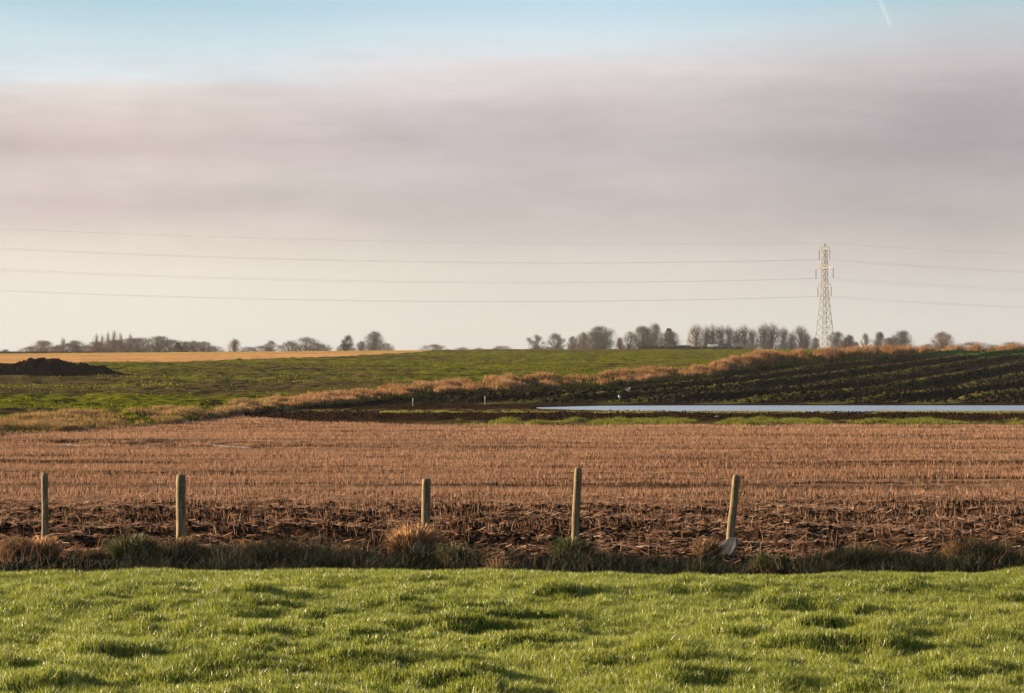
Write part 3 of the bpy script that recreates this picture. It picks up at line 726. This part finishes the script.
# ---------- winter trees
BARK = solid_mat('bark', (.07, .055, .045), (.15, .12, .10), 1.5, .9, .1, stretch=(3, 3, .5))
def twig_mat(name, a, b):
    m, t = new_mat(name); at_ = t.add('ShaderNodeAttribute', attribute_name='v').outputs['Fac']
    return finish(m, t, principled(t, t.mix(at_, c4(a), c4(b)), .9, .1))
TW = {'pale': twig_mat('twigs_pale', (.17, .14, .12), (.31, .26, .22)), 'grey': twig_mat('twigs_grey', (.09, .075, .066), (.20, .165, .14)), 'brown': twig_mat('twigs_brown', (.10, .068, .052), (.23, .155, .12)),  # the pale twigs have distance haze put into their colour
      'red': twig_mat('twigs_red', (.11, .06, .04), (.22, .13, .08)), 'dark': twig_mat('needles_dark', (.018, .026, .018), (.055, .06, .035)),
      'ivy': twig_mat('ivy_dark', (.018, .022, .014), (.06, .05, .032))}
def tree_proto(kind, seed):
    """returns trunk mesh and crown mesh for a tree 10 m tall"""
    rg = np.random.default_rng(seed); rd = random.Random(seed)
    tk = MB(); cr = MB(); tips = []
    Ht = 10.0
    if kind == 'round': th, cw, cz, ch, nl, nt, tl = 1.2, 4.2, 5.4, 4.6, 64, 5600, .9
    elif kind == 'open': th, cw, cz, ch, nl, nt, tl = 2.6, 4.4, 6.2, 3.9, 44, 3000, .9
    elif kind == 'dense': th, cw, cz, ch, nl, nt, tl = 1.6, 4.6, 5.2, 4.8, 64, 5000, .9
    elif kind == 'poplar': th, cw, cz, ch, nl, nt, tl = 2.2, 1.5, 5.6, 4.6, 26, 760, 1.8
    elif kind == 'spire': th, cw, cz, ch, nl, nt, tl = 2.2, .8, 5.6, 4.6, 18, 270, 1.8
    elif kind == 'bush': th, cw, cz, ch, nl, nt, tl = .5, 6.5, 4.6, 5.2, 60, 5600, 1.0
    elif kind == 'conifer': th, cw, cz, ch, nl, nt, tl = 1.2, 3.0, 5.2, 4.9, 60, 8000, .55
    tk.ring_tube([(0, 0, -1.5), (.05, 0, .2), (rd.uniform(-.15, .15), .1, th), (rd.uniform(-.3, .3), rd.uniform(-.2, .2), th + (Ht - th) * (.75 if kind in ('poplar', 'spire', 'conifer') else .45))],
                 [.36, .28, .22, .05], 8)
    cs = []
    for i in range(nl):
        a = rd.uniform(0, 6.283); k = rd.uniform(-.75, .97)
        if kind == 'conifer':
            zc_ = th + (Ht - th) * .92 * rd.random() ** 1.25; rr = cw * (1 - (zc_ - th) / (Ht - th)) ** .9 * rd.uniform(.4, .95)
        else:
            zc_ = cz + ch * .86 * k; rr = cw * math.sqrt(max(0, 1 - k * k)) * rd.uniform(.2, .95) * (1.0 + .16 * math.sin(3 * a + seed))
        c = Vector((math.cos(a) * rr, math.sin(a) * rr, max(zc_, .6)))
        cs.append(c)
        s0 = Vector((0, 0, min(th + rd.uniform(-.3, .8), c.z) if kind not in ('poplar', 'spire') else max(c.z - 2.5, th)))
        if kind == 'conifer': s0 = Vector((0, 0, min(c.z + .4, 9)))
        md = s0.lerp(c, .5) + Vector((rd.uniform(-.3, .3), rd.uniform(-.3, .3), .35 if kind != 'bush' else .6))
        cr.ring_tube([s0, md, c], [.11, .07, .03], 5)
    cs = np.array([tuple(c) for c in cs])
    pick = rg.integers(0, nl, nt)
    spread = np.array({'round': (1.15, 1.15, 1.0), 'open': (.85, .85, .6), 'dense': (1.3, 1.3, 1.2), 'poplar': (.65, .65, 1.6), 'spire': (.35, .35, 1.6), 'bush': (1.3, 1.3, .9), 'conifer': (.38, .38, .35)}[kind])
    P = cs[pick] + rg.normal(0, 1, (nt, 3)) * spread * .62
    if kind not in ('conifer',):
        lump = 1 + .10 * np.sin(3 * np.arctan2(P[:, 1], P[:, 0]) + seed) + .07 * np.sin(7 * np.arctan2(P[:, 1], P[:, 0]) + P[:, 2] * .8)
        ee = np.sqrt((P[:, 0] ** 2 + P[:, 1] ** 2) / (cw * lump) ** 2 + ((P[:, 2] - cz) / (ch * .97)) ** 2)
        f_ = np.where(ee > 1, (.78 + .24 * rg.random(nt)) / ee, 1.0)
        P = np.array([0, 0, cz]) + (P - np.array([0, 0, cz])) * f_[:, None]
    if kind == 'conifer':
        rr_ = np.hypot(P[:, 0], P[:, 1]) + 1e-6; rm = cw * np.clip(1 - (P[:, 2] - th) / (Ht - th), 0, 1) ** .9 * (1 + .15 * np.sin(P[:, 2] * 5)) + .12
        P[:, :2] *= np.minimum(1, rm / rr_ * (.8 + .3 * rg.random(nt)))[:, None]
    P[:, 2] = np.clip(P[:, 2], .1, Ht + .2)
    root = np.array([0, 0, {'poplar': -14.0, 'spire': -20.0, 'bush': -1.0}.get(kind, 2.0)])
    D = P - root; D /= np.linalg.norm(D, axis=1)[:, None] + 1e-6
    D += rg.normal(0, .35, (nt, 3)); D[:, 2] += .15
    if kind == 'conifer': D[:, 2] -= .35
    D /= np.linalg.norm(D, axis=1)[:, None]
    S = np.cross(D, rg.normal(0, 1, (nt, 3))); S /= np.linalg.norm(S, axis=1)[:, None] + 1e-6
    ln = tl * (.5 + rg.random(nt)); wd = (.019 if kind not in ('conifer',) else .07) * (.6 + .8 * rg.random(nt))
    a = P - D * ln[:, None] * .5; b = P + D * ln[:, None] * .5; sw = S * wd[:, None]
    VV = np.stack([a - sw, a + sw, b + sw * .3, b - sw * .3], 1).reshape(-1, 3); vat = np.repeat(rg.random(nt), 4)
    i0 = len(cr.v); allv = np.vstack([np.array(cr.v), VV]); i = np.arange(nt) * 4 + i0
    f4 = np.vstack([np.array([f for f in cr.f if len(f) == 4]), np.stack([i, i + 1, i + 2, i + 3], -1)])
    return tk, allv, f4, np.concatenate([np.zeros(i0), vat])
protos = {}
def get_proto(kind, var):
    if (kind, var) not in protos:
        tk, vv_, ff_, aa_ = tree_proto(kind, 100 + var * 7 + len(kind))
        me = bpy.data.meshes.new('trunk'); me.from_pydata(tk.v, [], tk.f); me.materials.append(BARK); me.polygons.foreach_set('use_smooth', [True] * len(me.polygons))
        tmp = mesh_np('crown', vv_, [ff_], None, False, aa_); cm = tmp.data; bpy.data.objects.remove(tmp); cm.materials.append(None)
        protos[(kind, var)] = (me, cm)
    return protos[(kind, var)]
def tree(px, top, wpx, kind, colr, lab, d=None, grp='bare trees along the skyline', var=None):
    d = d or 740 + random.uniform(-25, 25)
    var = random.randrange(2) if var is None else var
    me, cm = get_proto(kind, var)
    x0, _, z0 = at(px, d)
    ht = H + (VY - top) * d / F - z0
    half_w = {'round': 3.9, 'open': 3.9, 'dense': 3.9, 'poplar': 1.15, 'spire': 1.5, 'bush': 4.6, 'conifer': 2.7}[kind]
    sw = wpx * d / F / 2 / half_w
    e = empty('bare_tree' if kind not in ('bush', 'conifer') else ('thorn_bush' if kind == 'bush' else 'conifer_tree'), (x0, d, z0), lab, 'bush' if kind == 'bush' else 'tree', grp, random.uniform(0, 6.28), (sw, sw, ht / 10.0))
    a = bpy.data.objects.new('trunk', me); b = bpy.data.objects.new('crown', cm)
    for o_ in (a, b): COL.objects.link(o_); o_.parent = e
    b.material_slots[0].link = 'OBJECT'; b.material_slots[0].material = TW[colr]
    return e
T = tree
# the wood at left
W = 'trees of the left wood'
T(4, 348.5, 12, 'bush', 'dark', 'tiny dark bush at the extreme left of the skyline', grp=W)
wood = [(30, 346, 22, 'bush', 'brown', 'low sloping bush that starts the left wood'), (42, 340, 22, 'dense', 'brown', 'rounded brown tree standing first in the left wood'),
        (53, 345, 20, 'bush', 'brown', 'low bush in the dip between the rounded first tree and the small spire'), (63, 335, 9, 'spire', 'pale', 'small lone spire near the left end of the wood'), (66, 342, 22, 'bush', 'grey', 'bush round the foot of the small lone spire'),
        (76, 340, 20, 'dense', 'brown', 'rounded tree right of the small lone spire'), (88, 344, 20, 'bush', 'grey', 'low bush left of the tall spires'),
        (96, 331, 8, 'spire', 'pale', 'leftmost of the tall thin spires in the left wood'), (102, 333, 8, 'spire', 'pale', 'second from left of the tall spires in the left wood'), (108, 330.5, 8, 'spire', 'pale', 'third from left of the tall spires in the left wood'),
        (114, 329, 9, 'spire', 'pale', 'highest of the tall thin spires in the left wood'), (120, 330, 8, 'spire', 'pale', 'tall spire just right of the highest one in the left wood'), (130, 331, 9, 'spire', 'pale', 'rightmost tall spire of the left wood'),
        (98, 341, 26, 'dense', 'brown', 'brown tree under the leftmost tall spires'), (112, 339, 28, 'dense', 'brown', 'broad brown tree under the highest spire'), (127, 338, 26, 'dense', 'brown', 'brown tree under the rightmost tall spire'),
        (141, 337, 26, 'dense', 'grey', 'grey brown tree just right of the tall spires'), (158, 335.5, 30, 'dense', 'grey', 'broadest olive grey crown in the middle of the left wood'), (171, 339, 24, 'dense', 'grey', 'grey crown right of the broadest crown of the wood'),
        (178, 342, 16, 'conifer', 'ivy', 'dark ivy covered tree in the right half of the wood'), (186, 341, 22, 'dense', 'brown', 'tree between the ivy covered tree and the wood\'s right end'), (194, 340, 14, 'open', 'brown', 'thin open crown rising over the right end of the wood'),
        (203, 341, 20, 'dense', 'brown', 'last taller crown at the right end of the wood'), (208, 339.5, 8, 'spire', 'pale', 'narrow tip over the right end of the wood'), (215, 345, 18, 'bush', 'grey', 'low rounded bush that ends the left wood')]
for a in wood:
    a = list(a); a[2] *= 1.45 if a[3] == 'spire' else 1.2; a[1] += 2.0 if a[3] == 'spire' else -.5 if a[3] == 'spire' else 0
    T(*a, grp=W)
K = 'skyline trees left of centre'
for a in [(235, 339.5, 12, 'poplar', 'red', 'small reddish pointed tree standing just clear of the left wood'), (247, 346, 18, 'bush', 'grey', 'low hedge bush right of the reddish pointed tree'), (262, 344.5, 20, 'bush', 'grey', 'low grey bush between the reddish tree and the wide thorn bush'),
          (270, 340, 14, 'open', 'grey', 'faint open crown just left of the wide thorn bush'), (290, 341.5, 26, 'bush', 'grey', 'left shoulder of the wide thorn clump'), (306, 336, 34, 'bush', 'grey', 'wide domed thorn bush standing left of the dark twiggy tree'), (320, 342, 24, 'bush', 'grey', 'right shoulder of the wide thorn clump'),
          (347, 334.5, 16, 'open', 'ivy', 'small dark twiggy tree with a flat top'), (346, 343, 18, 'dense', 'ivy', 'dark undergrowth below the small twiggy tree'), (361, 341, 12, 'round', 'grey', 'faint small crown between the dark twiggy tree and the round pale tree'), (374, 331, 24, 'round', 'grey', 'pale round bare tree, highest on this stretch'), (386, 342, 20, 'bush', 'grey', 'bush at the right foot of the pale round tree'),
          (434, 343, 24, 'bush', 'grey', 'lone low hazy bush in the middle of the skyline'), (461, 346.5, 20, 'bush', 'grey', 'very low hazy bush right of the lone one'), (478, 347, 16, 'bush', 'grey', 'smallest hazy bush on the middle skyline'), (503, 345, 24, 'bush', 'grey', 'hazy low bush at the start of the green crest trees')]:
    T(*a, d=900 if a[0] in (434, 461, 478, 503) else None, grp=K)
K = 'skyline trees at centre'
for a in [(536, 334.5, 21, 'open', 'grey', 'left one of two open umbrella shaped trees'), (557, 332.5, 22, 'open', 'grey', 'right one of two open umbrella shaped trees'), (546, 346, 30, 'bush', 'grey', 'low undergrowth below the two umbrella shaped trees'), (573, 336, 14, 'round', 'grey', 'narrow crown rising left of the big dark dome'), (583, 332, 16, 'round', 'brown', 'brown crown touching the left flank of the big dark dome'), (580, 342, 26, 'bush', 'brown', 'brown thicket left of the big dark dome'),
          (601, 325.5, 32, 'dense', 'ivy', 'big dark domed tree, the bulkiest on the skyline'), (598, 330, 28, 'dense', 'grey', 'grey crown overlapping the big dark dome'), (620, 337, 11, 'round', 'red', 'small tan orange tree right of the big dark dome'), (629, 331, 18, 'open', 'grey', 'slim pale tree with a forked trunk'),
          (643, 325, 24, 'round', 'grey', 'tall hazy crown behind the dark pyramid tree'), (655, 323, 18, 'round', 'grey', 'hazy crown right above the dark pyramid tree'), (647, 330, 18, 'conifer', 'ivy', 'dark pyramid shaped tree left of its greyer twin'), (669, 327, 20, 'conifer', 'ivy', 'greyer pyramid tree left of the tall poplar row'), (640, 341, 16, 'bush', 'ivy', 'dark bush at the foot of the dark pyramid tree'), (669, 330, 24, 'dense', 'grey', 'grey crown wrapped round the right pyramid tree')]:
    T(*a, grp=K)
K = 'poplar row left of the pylon'
ords = ['first', 'second', 'third', 'fourth', 'fifth', 'sixth', 'seventh', 'eighth', 'ninth', 'tenth', 'eleventh', 'twelfth', 'thirteenth', 'fourteenth']
for i, (px, tp_, wpx) in enumerate([(697, 326, 12), (705, 325, 12), (713, 325.5, 11), (721, 326, 11), (729, 327, 10), (737, 327.5, 11), (745, 327, 11), (753, 329, 9), (764, 325, 13), (772, 322.5, 14), (783, 329, 10), (792, 332, 10), (799, 327, 13), (807, 333, 12)]):
    T(px + (0, .8, -1, .5, -.6, 1, -.5)[i % 7], tp_ + (0, 1.5, -.5, 1)[i % 4], wpx * (1.3, 1.05, 1.2)[i % 3], 'poplar', 'pale', '%s poplar from the left in the hazy row beside the pylon' % ords[i], d=800, grp=K)
for px, tp_, wp in [(683, 344, 30), (740, 343, 30), (757, 342, 24), (788, 342, 24)]:
    T(px, tp_, wp, 'bush', 'grey', {683: 'hazy scrub at the left foot of the poplar row', 740: 'hazy scrub below the middle of the poplar row', 757: 'hazy scrub in the gap of the poplar row', 788: 'hazy scrub at the right end of the poplar row'}[px], d=790, grp='scrub below the poplars')
K = 'skyline trees right of the pylon'
for a in [(815, 337, 14, 'round', 'grey', 'faint crown just left of the pylon legs'), (837, 331, 20, 'dense', 'ivy', 'dark crown seen through the pylon legs'), (849, 334.5, 16, 'round', 'ivy', 'dark crown just right of the pylon'), (840, 341, 26, 'bush', 'grey', 'bush at the right foot of the pylon'),
          (855, 341, 10, 'round', 'grey', 'tiny crown between the pylon and the two slim dark trees'), (866, 332.5, 11, 'open', 'grey', 'left one of the two slim trees right of the pylon'), (879, 331, 13, 'round', 'ivy', 'right, darker one of the two slim trees'), (889, 337, 14, 'round', 'grey', 'grey crown left of the dark domed tree'), (902, 330, 24, 'dense', 'ivy', 'dark domed tree with a gap in its crown'), (896, 336, 20, 'dense', 'grey', 'lower crown leaning on the dark domed tree'),
          (943, 331.5, 26, 'round', 'red', 'pale pinkish tree rising above the orange reeds'), (928, 343, 24, 'bush', 'red', 'faint low bush left of the pale pinkish tree'), (975, 341, 40, 'bush', 'grey', 'hazy bush behind the reeds right of the pinkish tree'), (1012, 341, 40, 'bush', 'grey', 'hazy bush behind the reeds at the right edge')]:
    T(*a, d=900 if a[0] in (943, 928, 975, 1012) else None, grp=K)
# dark clipped hedge in front of the farm, and one at the far left
def hedge(px0, px1, top, d, lab, colr):
    n = 9000; x0 = (px0 - CX) / F * d; x1 = (px1 - CX) / F * d; z0 = gz((x0 + x1) / 2, d); hh = H + (VY - top) * d / F - z0
    P = np.stack([(rng.random(n) - .5) * (x1 - x0), (rng.random(n) - .5) * 2.0, rng.random(n) ** .8 * hh * (.8 + .3 * rng.random(n))], -1)
    D = rng.normal(0, 1, (n, 3)); D /= np.linalg.norm(D, axis=1)[:, None]; S = np.cross(D, rng.normal(0, 1, (n, 3))); S /= np.linalg.norm(S, axis=1)[:, None]
    D = D * .28; S = S * .10
    VV = np.stack([P - D - S, P - D + S, P + D + S, P + D - S], 1).reshape(-1, 3); i = np.arange(n) * 4
    o = mesh_np('hedge', VV, [np.stack([i, i + 1, i + 2, i + 3], -1)], TW[colr], False, np.repeat(rng.random(n), 4))
    o.location = ((x0 + x1) / 2, d, z0); return tag(o, lab, 'hedge', 'field hedges on the skyline')
hedge(-40, 97, 352.3, 560, 'long low dark hedge behind the manure heap', 'ivy')
hedge(639, 690, 347.0, 640, 'dark clipped hedge left of the pale farm shed', 'ivy')
hedge(690, 742, 347.6, 640, 'dark clipped hedge right in front of the pale farm shed', 'dark')

# ---------- farm sheds and a house
RED = solid_mat('brick', (.20, .09, .06), (.30, .15, .10), 2, .9, .2); TILE = solid_mat('roof_tile', (.06, .045, .045), (.11, .08, .075), 2, .8, .2)
PALE = solid_mat('pale_sheet_roof', (.34, .31, .29), (.46, .42, .40), 1, .5, .4); DKW = solid_mat('dark_boards', (.03, .028, .035), (.06, .055, .065), 2, .8, .2)
GLS = solid_mat('window_glass', (.02, .025, .03), (.04, .045, .05), 1, .1, .8)
def shed(px, wpx, ridge_y, d, name, label, cat, wm, rm, eave=.62, door=True, depth=7, chim=False, nwin=0):
    x0, _, z0 = at(px, d); ht = H + (VY - ridge_y) * d / F - z0; w2 = wpx * d / F / 2; ev = ht * eave
    e = empty(name, (x0, d, z0), label, cat, 'farm buildings on the skyline', R(4))
    b = MB(); d2 = depth / 2
    b.poly([(-w2, -d2, -1), (w2, -d2, -1), (w2, d2, -1), (-w2, d2, -1), (-w2, -d2, ev), (w2, -d2, ev), (w2, d2, ev), (-w2, d2, ev), (-w2, 0, ht - .12), (w2, 0, ht - .12)],
           [(3, 2, 1, 0), (0, 1, 5, 4), (2, 3, 7, 6), (1, 2, 6, 9, 5), (3, 0, 4, 8, 7)])
    b.build('wall', wm, e)
    r = MB(); o_ = .35; t_ = .14; sl_ = (ht - ev) / d2
    for s in (-1, 1):
        y1, z1 = s * (d2 + o_), ev - sl_ * o_
        vsx = [(-w2 - o_, y1, z1), (w2 + o_, y1, z1), (w2 + o_, 0, ht), (-w2 - o_, 0, ht)]
        vsx += [(a, b_, c + t_) for a, b_, c in vsx]
        r.poly(vsx, [(3, 2, 1, 0), (4, 5, 6, 7), (0, 1, 5, 4), (1, 2, 6, 5), (2, 3, 7, 6), (3, 0, 4, 7)])
    ro = r.build('roof', rm, e)
    if chim: MB().box((w2 * .5, -.4, ht - .3), (w2 * .5 + .8, .4, ht + 1.1)).build('chimney', wm, ro, bevel=.03)
    if door: MB().box((-w2 * .3, -d2 - .06, 0), (w2 * .3, -d2 - .01, ev * .82)).build('door', DKW, e, bevel=.02)
    for i in range(nwin):
        cx_ = -w2 * .65 + i * w2 * 1.3 / max(nwin - 1, 1)
        fr = MB().box((cx_ - .55, -d2 - .05, ev * .55), (cx_ + .55, -d2 - .004, ev * .55 + 1.2)).build('window', PALE, e)
        MB().box((cx_ - .45, -d2 - .07, ev * .55 + .1), (cx_ + .45, -d2 - .052, ev * .55 + 1.1)).build('pane', GLS, fr)
shed(714, 9, 344.6, 690, 'farm_shed', 'low farm shed with a pale sunlit roof behind the dark hedge', 'shed', DKW, PALE, .72)
shed(724.5, 10, 344.2, 670, 'farm_shed', 'dark hip shouldered shed just right of the pale roofed one', 'shed', DKW, TILE, .55)
shed(684, 9, 345.6, 670, 'farm_shed', 'small blue grey shed left of the dark hedge run', 'shed', DKW, TILE, .85)
shed(666, 12, 345.8, 700, 'farm_shed', 'long low dark red shed under the pyramid trees', 'shed', RED, TILE, .75)
shed(843, 6, 341.5, 760, 'farm_house', 'pinkish brick house partly hidden right of the pylon', 'house', RED, solid_mat('pink_roof', (.42, .25, .20), (.5, .32, .27), 1), .6, True, 7, True, 2)

# ---------- stakes in the fields
STK = solid_mat('stake_wood', (.18, .16, .13), (.30, .27, .22), 12, .8, .2, stretch=(4, 4, 1))
WHT = solid_mat('white_paint', (.28, .28, .26), (.36, .36, .34), 5, .6, .3)
for px, y, hh, lab in [(413, 406.5, .36, 'white topped marker stake left of the flood water, the shorter one'), (485, 405, .44, 'white topped marker stake nearest the end of the flood water'),
                       (211, 366, .55, 'left one of two thin dark stakes below the pale field'), (219, 366, .5, 'right one of two thin dark stakes below the pale field')]:
    x0, d0, z0 = find(px, y, 90)
    e = empty('marker_stake', (x0, d0, z0), lab, 'stake', 'marker stakes in the fields')
    dark = px < 300
    MB().ring_tube([(0, 0, -.15), (0, 0, hh * .7), (0.01, 0, hh * .97), (.01, 0, hh)], [.022, .021, .02, .006], 6).build('shaft', DKW if dark else STK, e)
    if not dark: MB().ring_tube([(0.002, 0, hh * .6), (0.008, 0, hh * .96)], [.024, .022], 6).build('painted_band', WHT, e)

# ---------- two gulls on the ploughed slope
GW = solid_mat('white_plumage', (.78, .77, .74), (.85, .84, .82), 20, .8, .2); GG = solid_mat('grey_wing', (.35, .37, .40), (.45, .47, .5), 20, .8, .2); GY = solid_mat('yellow_bill', (.5, .32, .05), (.6, .4, .08), 20, .5, .3)
for px, y, rz_, lab in [(619.5, 398.3, 250, 'white gull standing upright above the left end of the flood water'), (628, 396.2, 25, 'white gull with its body level, right of the upright one')]:
    x0, d0, z0 = find(px, y, 116)
    e = empty('gull', (x0, d0, z0 + .02), lab, 'gull', 'gulls on the ploughed slope', R(rz_), .72)
    b = MB()
    b.ring_tube([(-.27, 0, .155), (-.20, 0, .165), (-.12, 0, .175), (-.03, 0, .178), (.06, 0, .19), (.11, 0, .22), (.135, 0, .26), (.15, 0, .295), (.175, 0, .315), (.20, 0, .315), (.215, 0, .31)],
                [.012, .028, .055, .075, .07, .052, .036, .034, .037, .026, .01], 12)
    b.ring_tube([(0, .025, .14), (0, .028, 0), (.045, .03, -.015)], [.008, .005, .003], 5); b.ring_tube([(0, -.025, .14), (0, -.028, 0), (.045, -.03, -.015)], [.008, .005, .003], 5)
    b.build('body', GW, e, True)
    for s in (-1, 1):
        MB().ring_tube([(.08, s * .055, .195), (.02, s * .078, .20), (-.08, s * .07, .19), (-.2, s * .04, .175), (-.31, s * .012, .17)], [.02, .042, .038, .02, .004], 8).build('wing', GG, e, True)
    MB().ring_tube([(.205, 0, .313), (.235, 0, .308), (.255, 0, .298)], [.012, .009, .002], 6).build('bill', GY, e, True)

# ---------- pale stones
ST = solid_mat('pale_stone', (.26, .22, .19), (.38, .33, .28), 8, .8, .2, bmp=.5)
for px, y, r_, lab in [(300, 405, .13, 'flat pale stone on the dark soil left of the shorter marker stake'), (287, 410, .08, 'small pale stone just below the flat one'), (717, 417.5, .07, 'small pale stone among the green weeds below the flood water'), (905, 436, .05, 'lone pale stone on the stubble at right')]:
    x0, d0, z0 = find(px, y, 40)
    b = MB(); nn = 10
    for i in range(7):
        th = math.pi * i / 6
        for j in range(nn):
            ph = 2 * math.pi * j / nn; q_ = 1 + .3 * (mnoise.noise(Vector((math.cos(ph) * 2 + px, math.sin(ph) * 2, th * 2))))
            b.v.append((1.4 * r_ * q_ * math.sin(th) * math.cos(ph), r_ * q_ * math.sin(th) * math.sin(ph), .6 * r_ * q_ * math.cos(th)))
    for i in range(6):
        for j in range(nn): b.f.append((i * nn + j, (i + 1) * nn + j, (i + 1) * nn + (j + 1) % nn, i * nn + (j + 1) % nn))
    o = b.build('pale_stone', ST, None, True); o.location = (x0, d0, z0 + r_ * .35); o.rotation_euler = (0, 0, px); tag(o, lab, 'stone', 'pale stones in the fields')

# ---------- vapour trail
m, t = new_mat('vapour'); tc = t.add('ShaderNodeTexCoord').outputs['Generated']
lw = t.add('ShaderNodeLayerWeight'); lw.inputs[0].default_value = .5
at_ = t.add('ShaderNodeAttribute', attribute_name='v').outputs['Fac']
al = t.math('MULTIPLY', t.math('POWER', t.math('SUBTRACT', 1.0, lw.outputs['Facing']), 1.6), at_)
al = t.math('MULTIPLY', al, t.maprange(t.noise(tc, 9, 3), .3, .7, .6, 1))
df = t.add('ShaderNodeBsdfDiffuse'); df.inputs[0].default_value = (.92, .95, 1, 1); tl_ = t.add('ShaderNodeBsdfTranslucent'); tl_.inputs[0].default_value = (.92, .95, 1, 1)
m1 = t.add('ShaderNodeMixShader'); t.l.new(df.outputs[0], m1.inputs[1]); t.l.new(tl_.outputs[0], m1.inputs[2]); m1.inputs[0].default_value = .5
tr_ = t.add('ShaderNodeBsdfTransparent'); m2 = t.add('ShaderNodeMixShader'); t.put(m2, 0, al); t.l.new(tr_.outputs[0], m2.inputs[1]); t.l.new(m1.outputs[0], m2.inputs[2])
finish(m, t, m2.outputs[0])
DT = 30000.0
def skypt(px, y, dd=DT): return ((px - CX) / F * dd, dd, H + (VY - y) / F * dd)
cps = [(872, -14), (878, -4), (882, 5), (885.5, 13), (888, 19), (890, 24), (891.3, 28), (891.8, 30)]
mbt = MB().ring_tube([skypt(a, b, DT + 300 * i) for i, (a, b) in enumerate(cps)], [42, 41, 40, 38, 34, 29, 18, 5], 20, False)
o = mesh_np('vapour_trail', np.array(mbt.v), [np.array(mbt.f)], m, True, np.repeat([.08, .14, .2, .28, .45, .6, .5, .1], 20))
tag(o, 'short white vapour trail high in the blue sky at upper right', 'vapour trail')

# ---------- haze
m, t = new_mat('haze'); pv = t.add('ShaderNodeVolumePrincipled'); pv.inputs['Color'].default_value = (.86, .84, .86, 1); pv.inputs['Density'].default_value = .00008; pv.inputs['Anisotropy'].default_value = .2
oo = t.add('ShaderNodeOutputMaterial'); t.l.new(pv.outputs[0], oo.inputs['Volume'])
o = MB().box((-1500, -80, -9), (1500, 1500, 62)).build('haze', m); tag(o, 'thin pale winter haze over the fields', 'haze', kind='stuff')
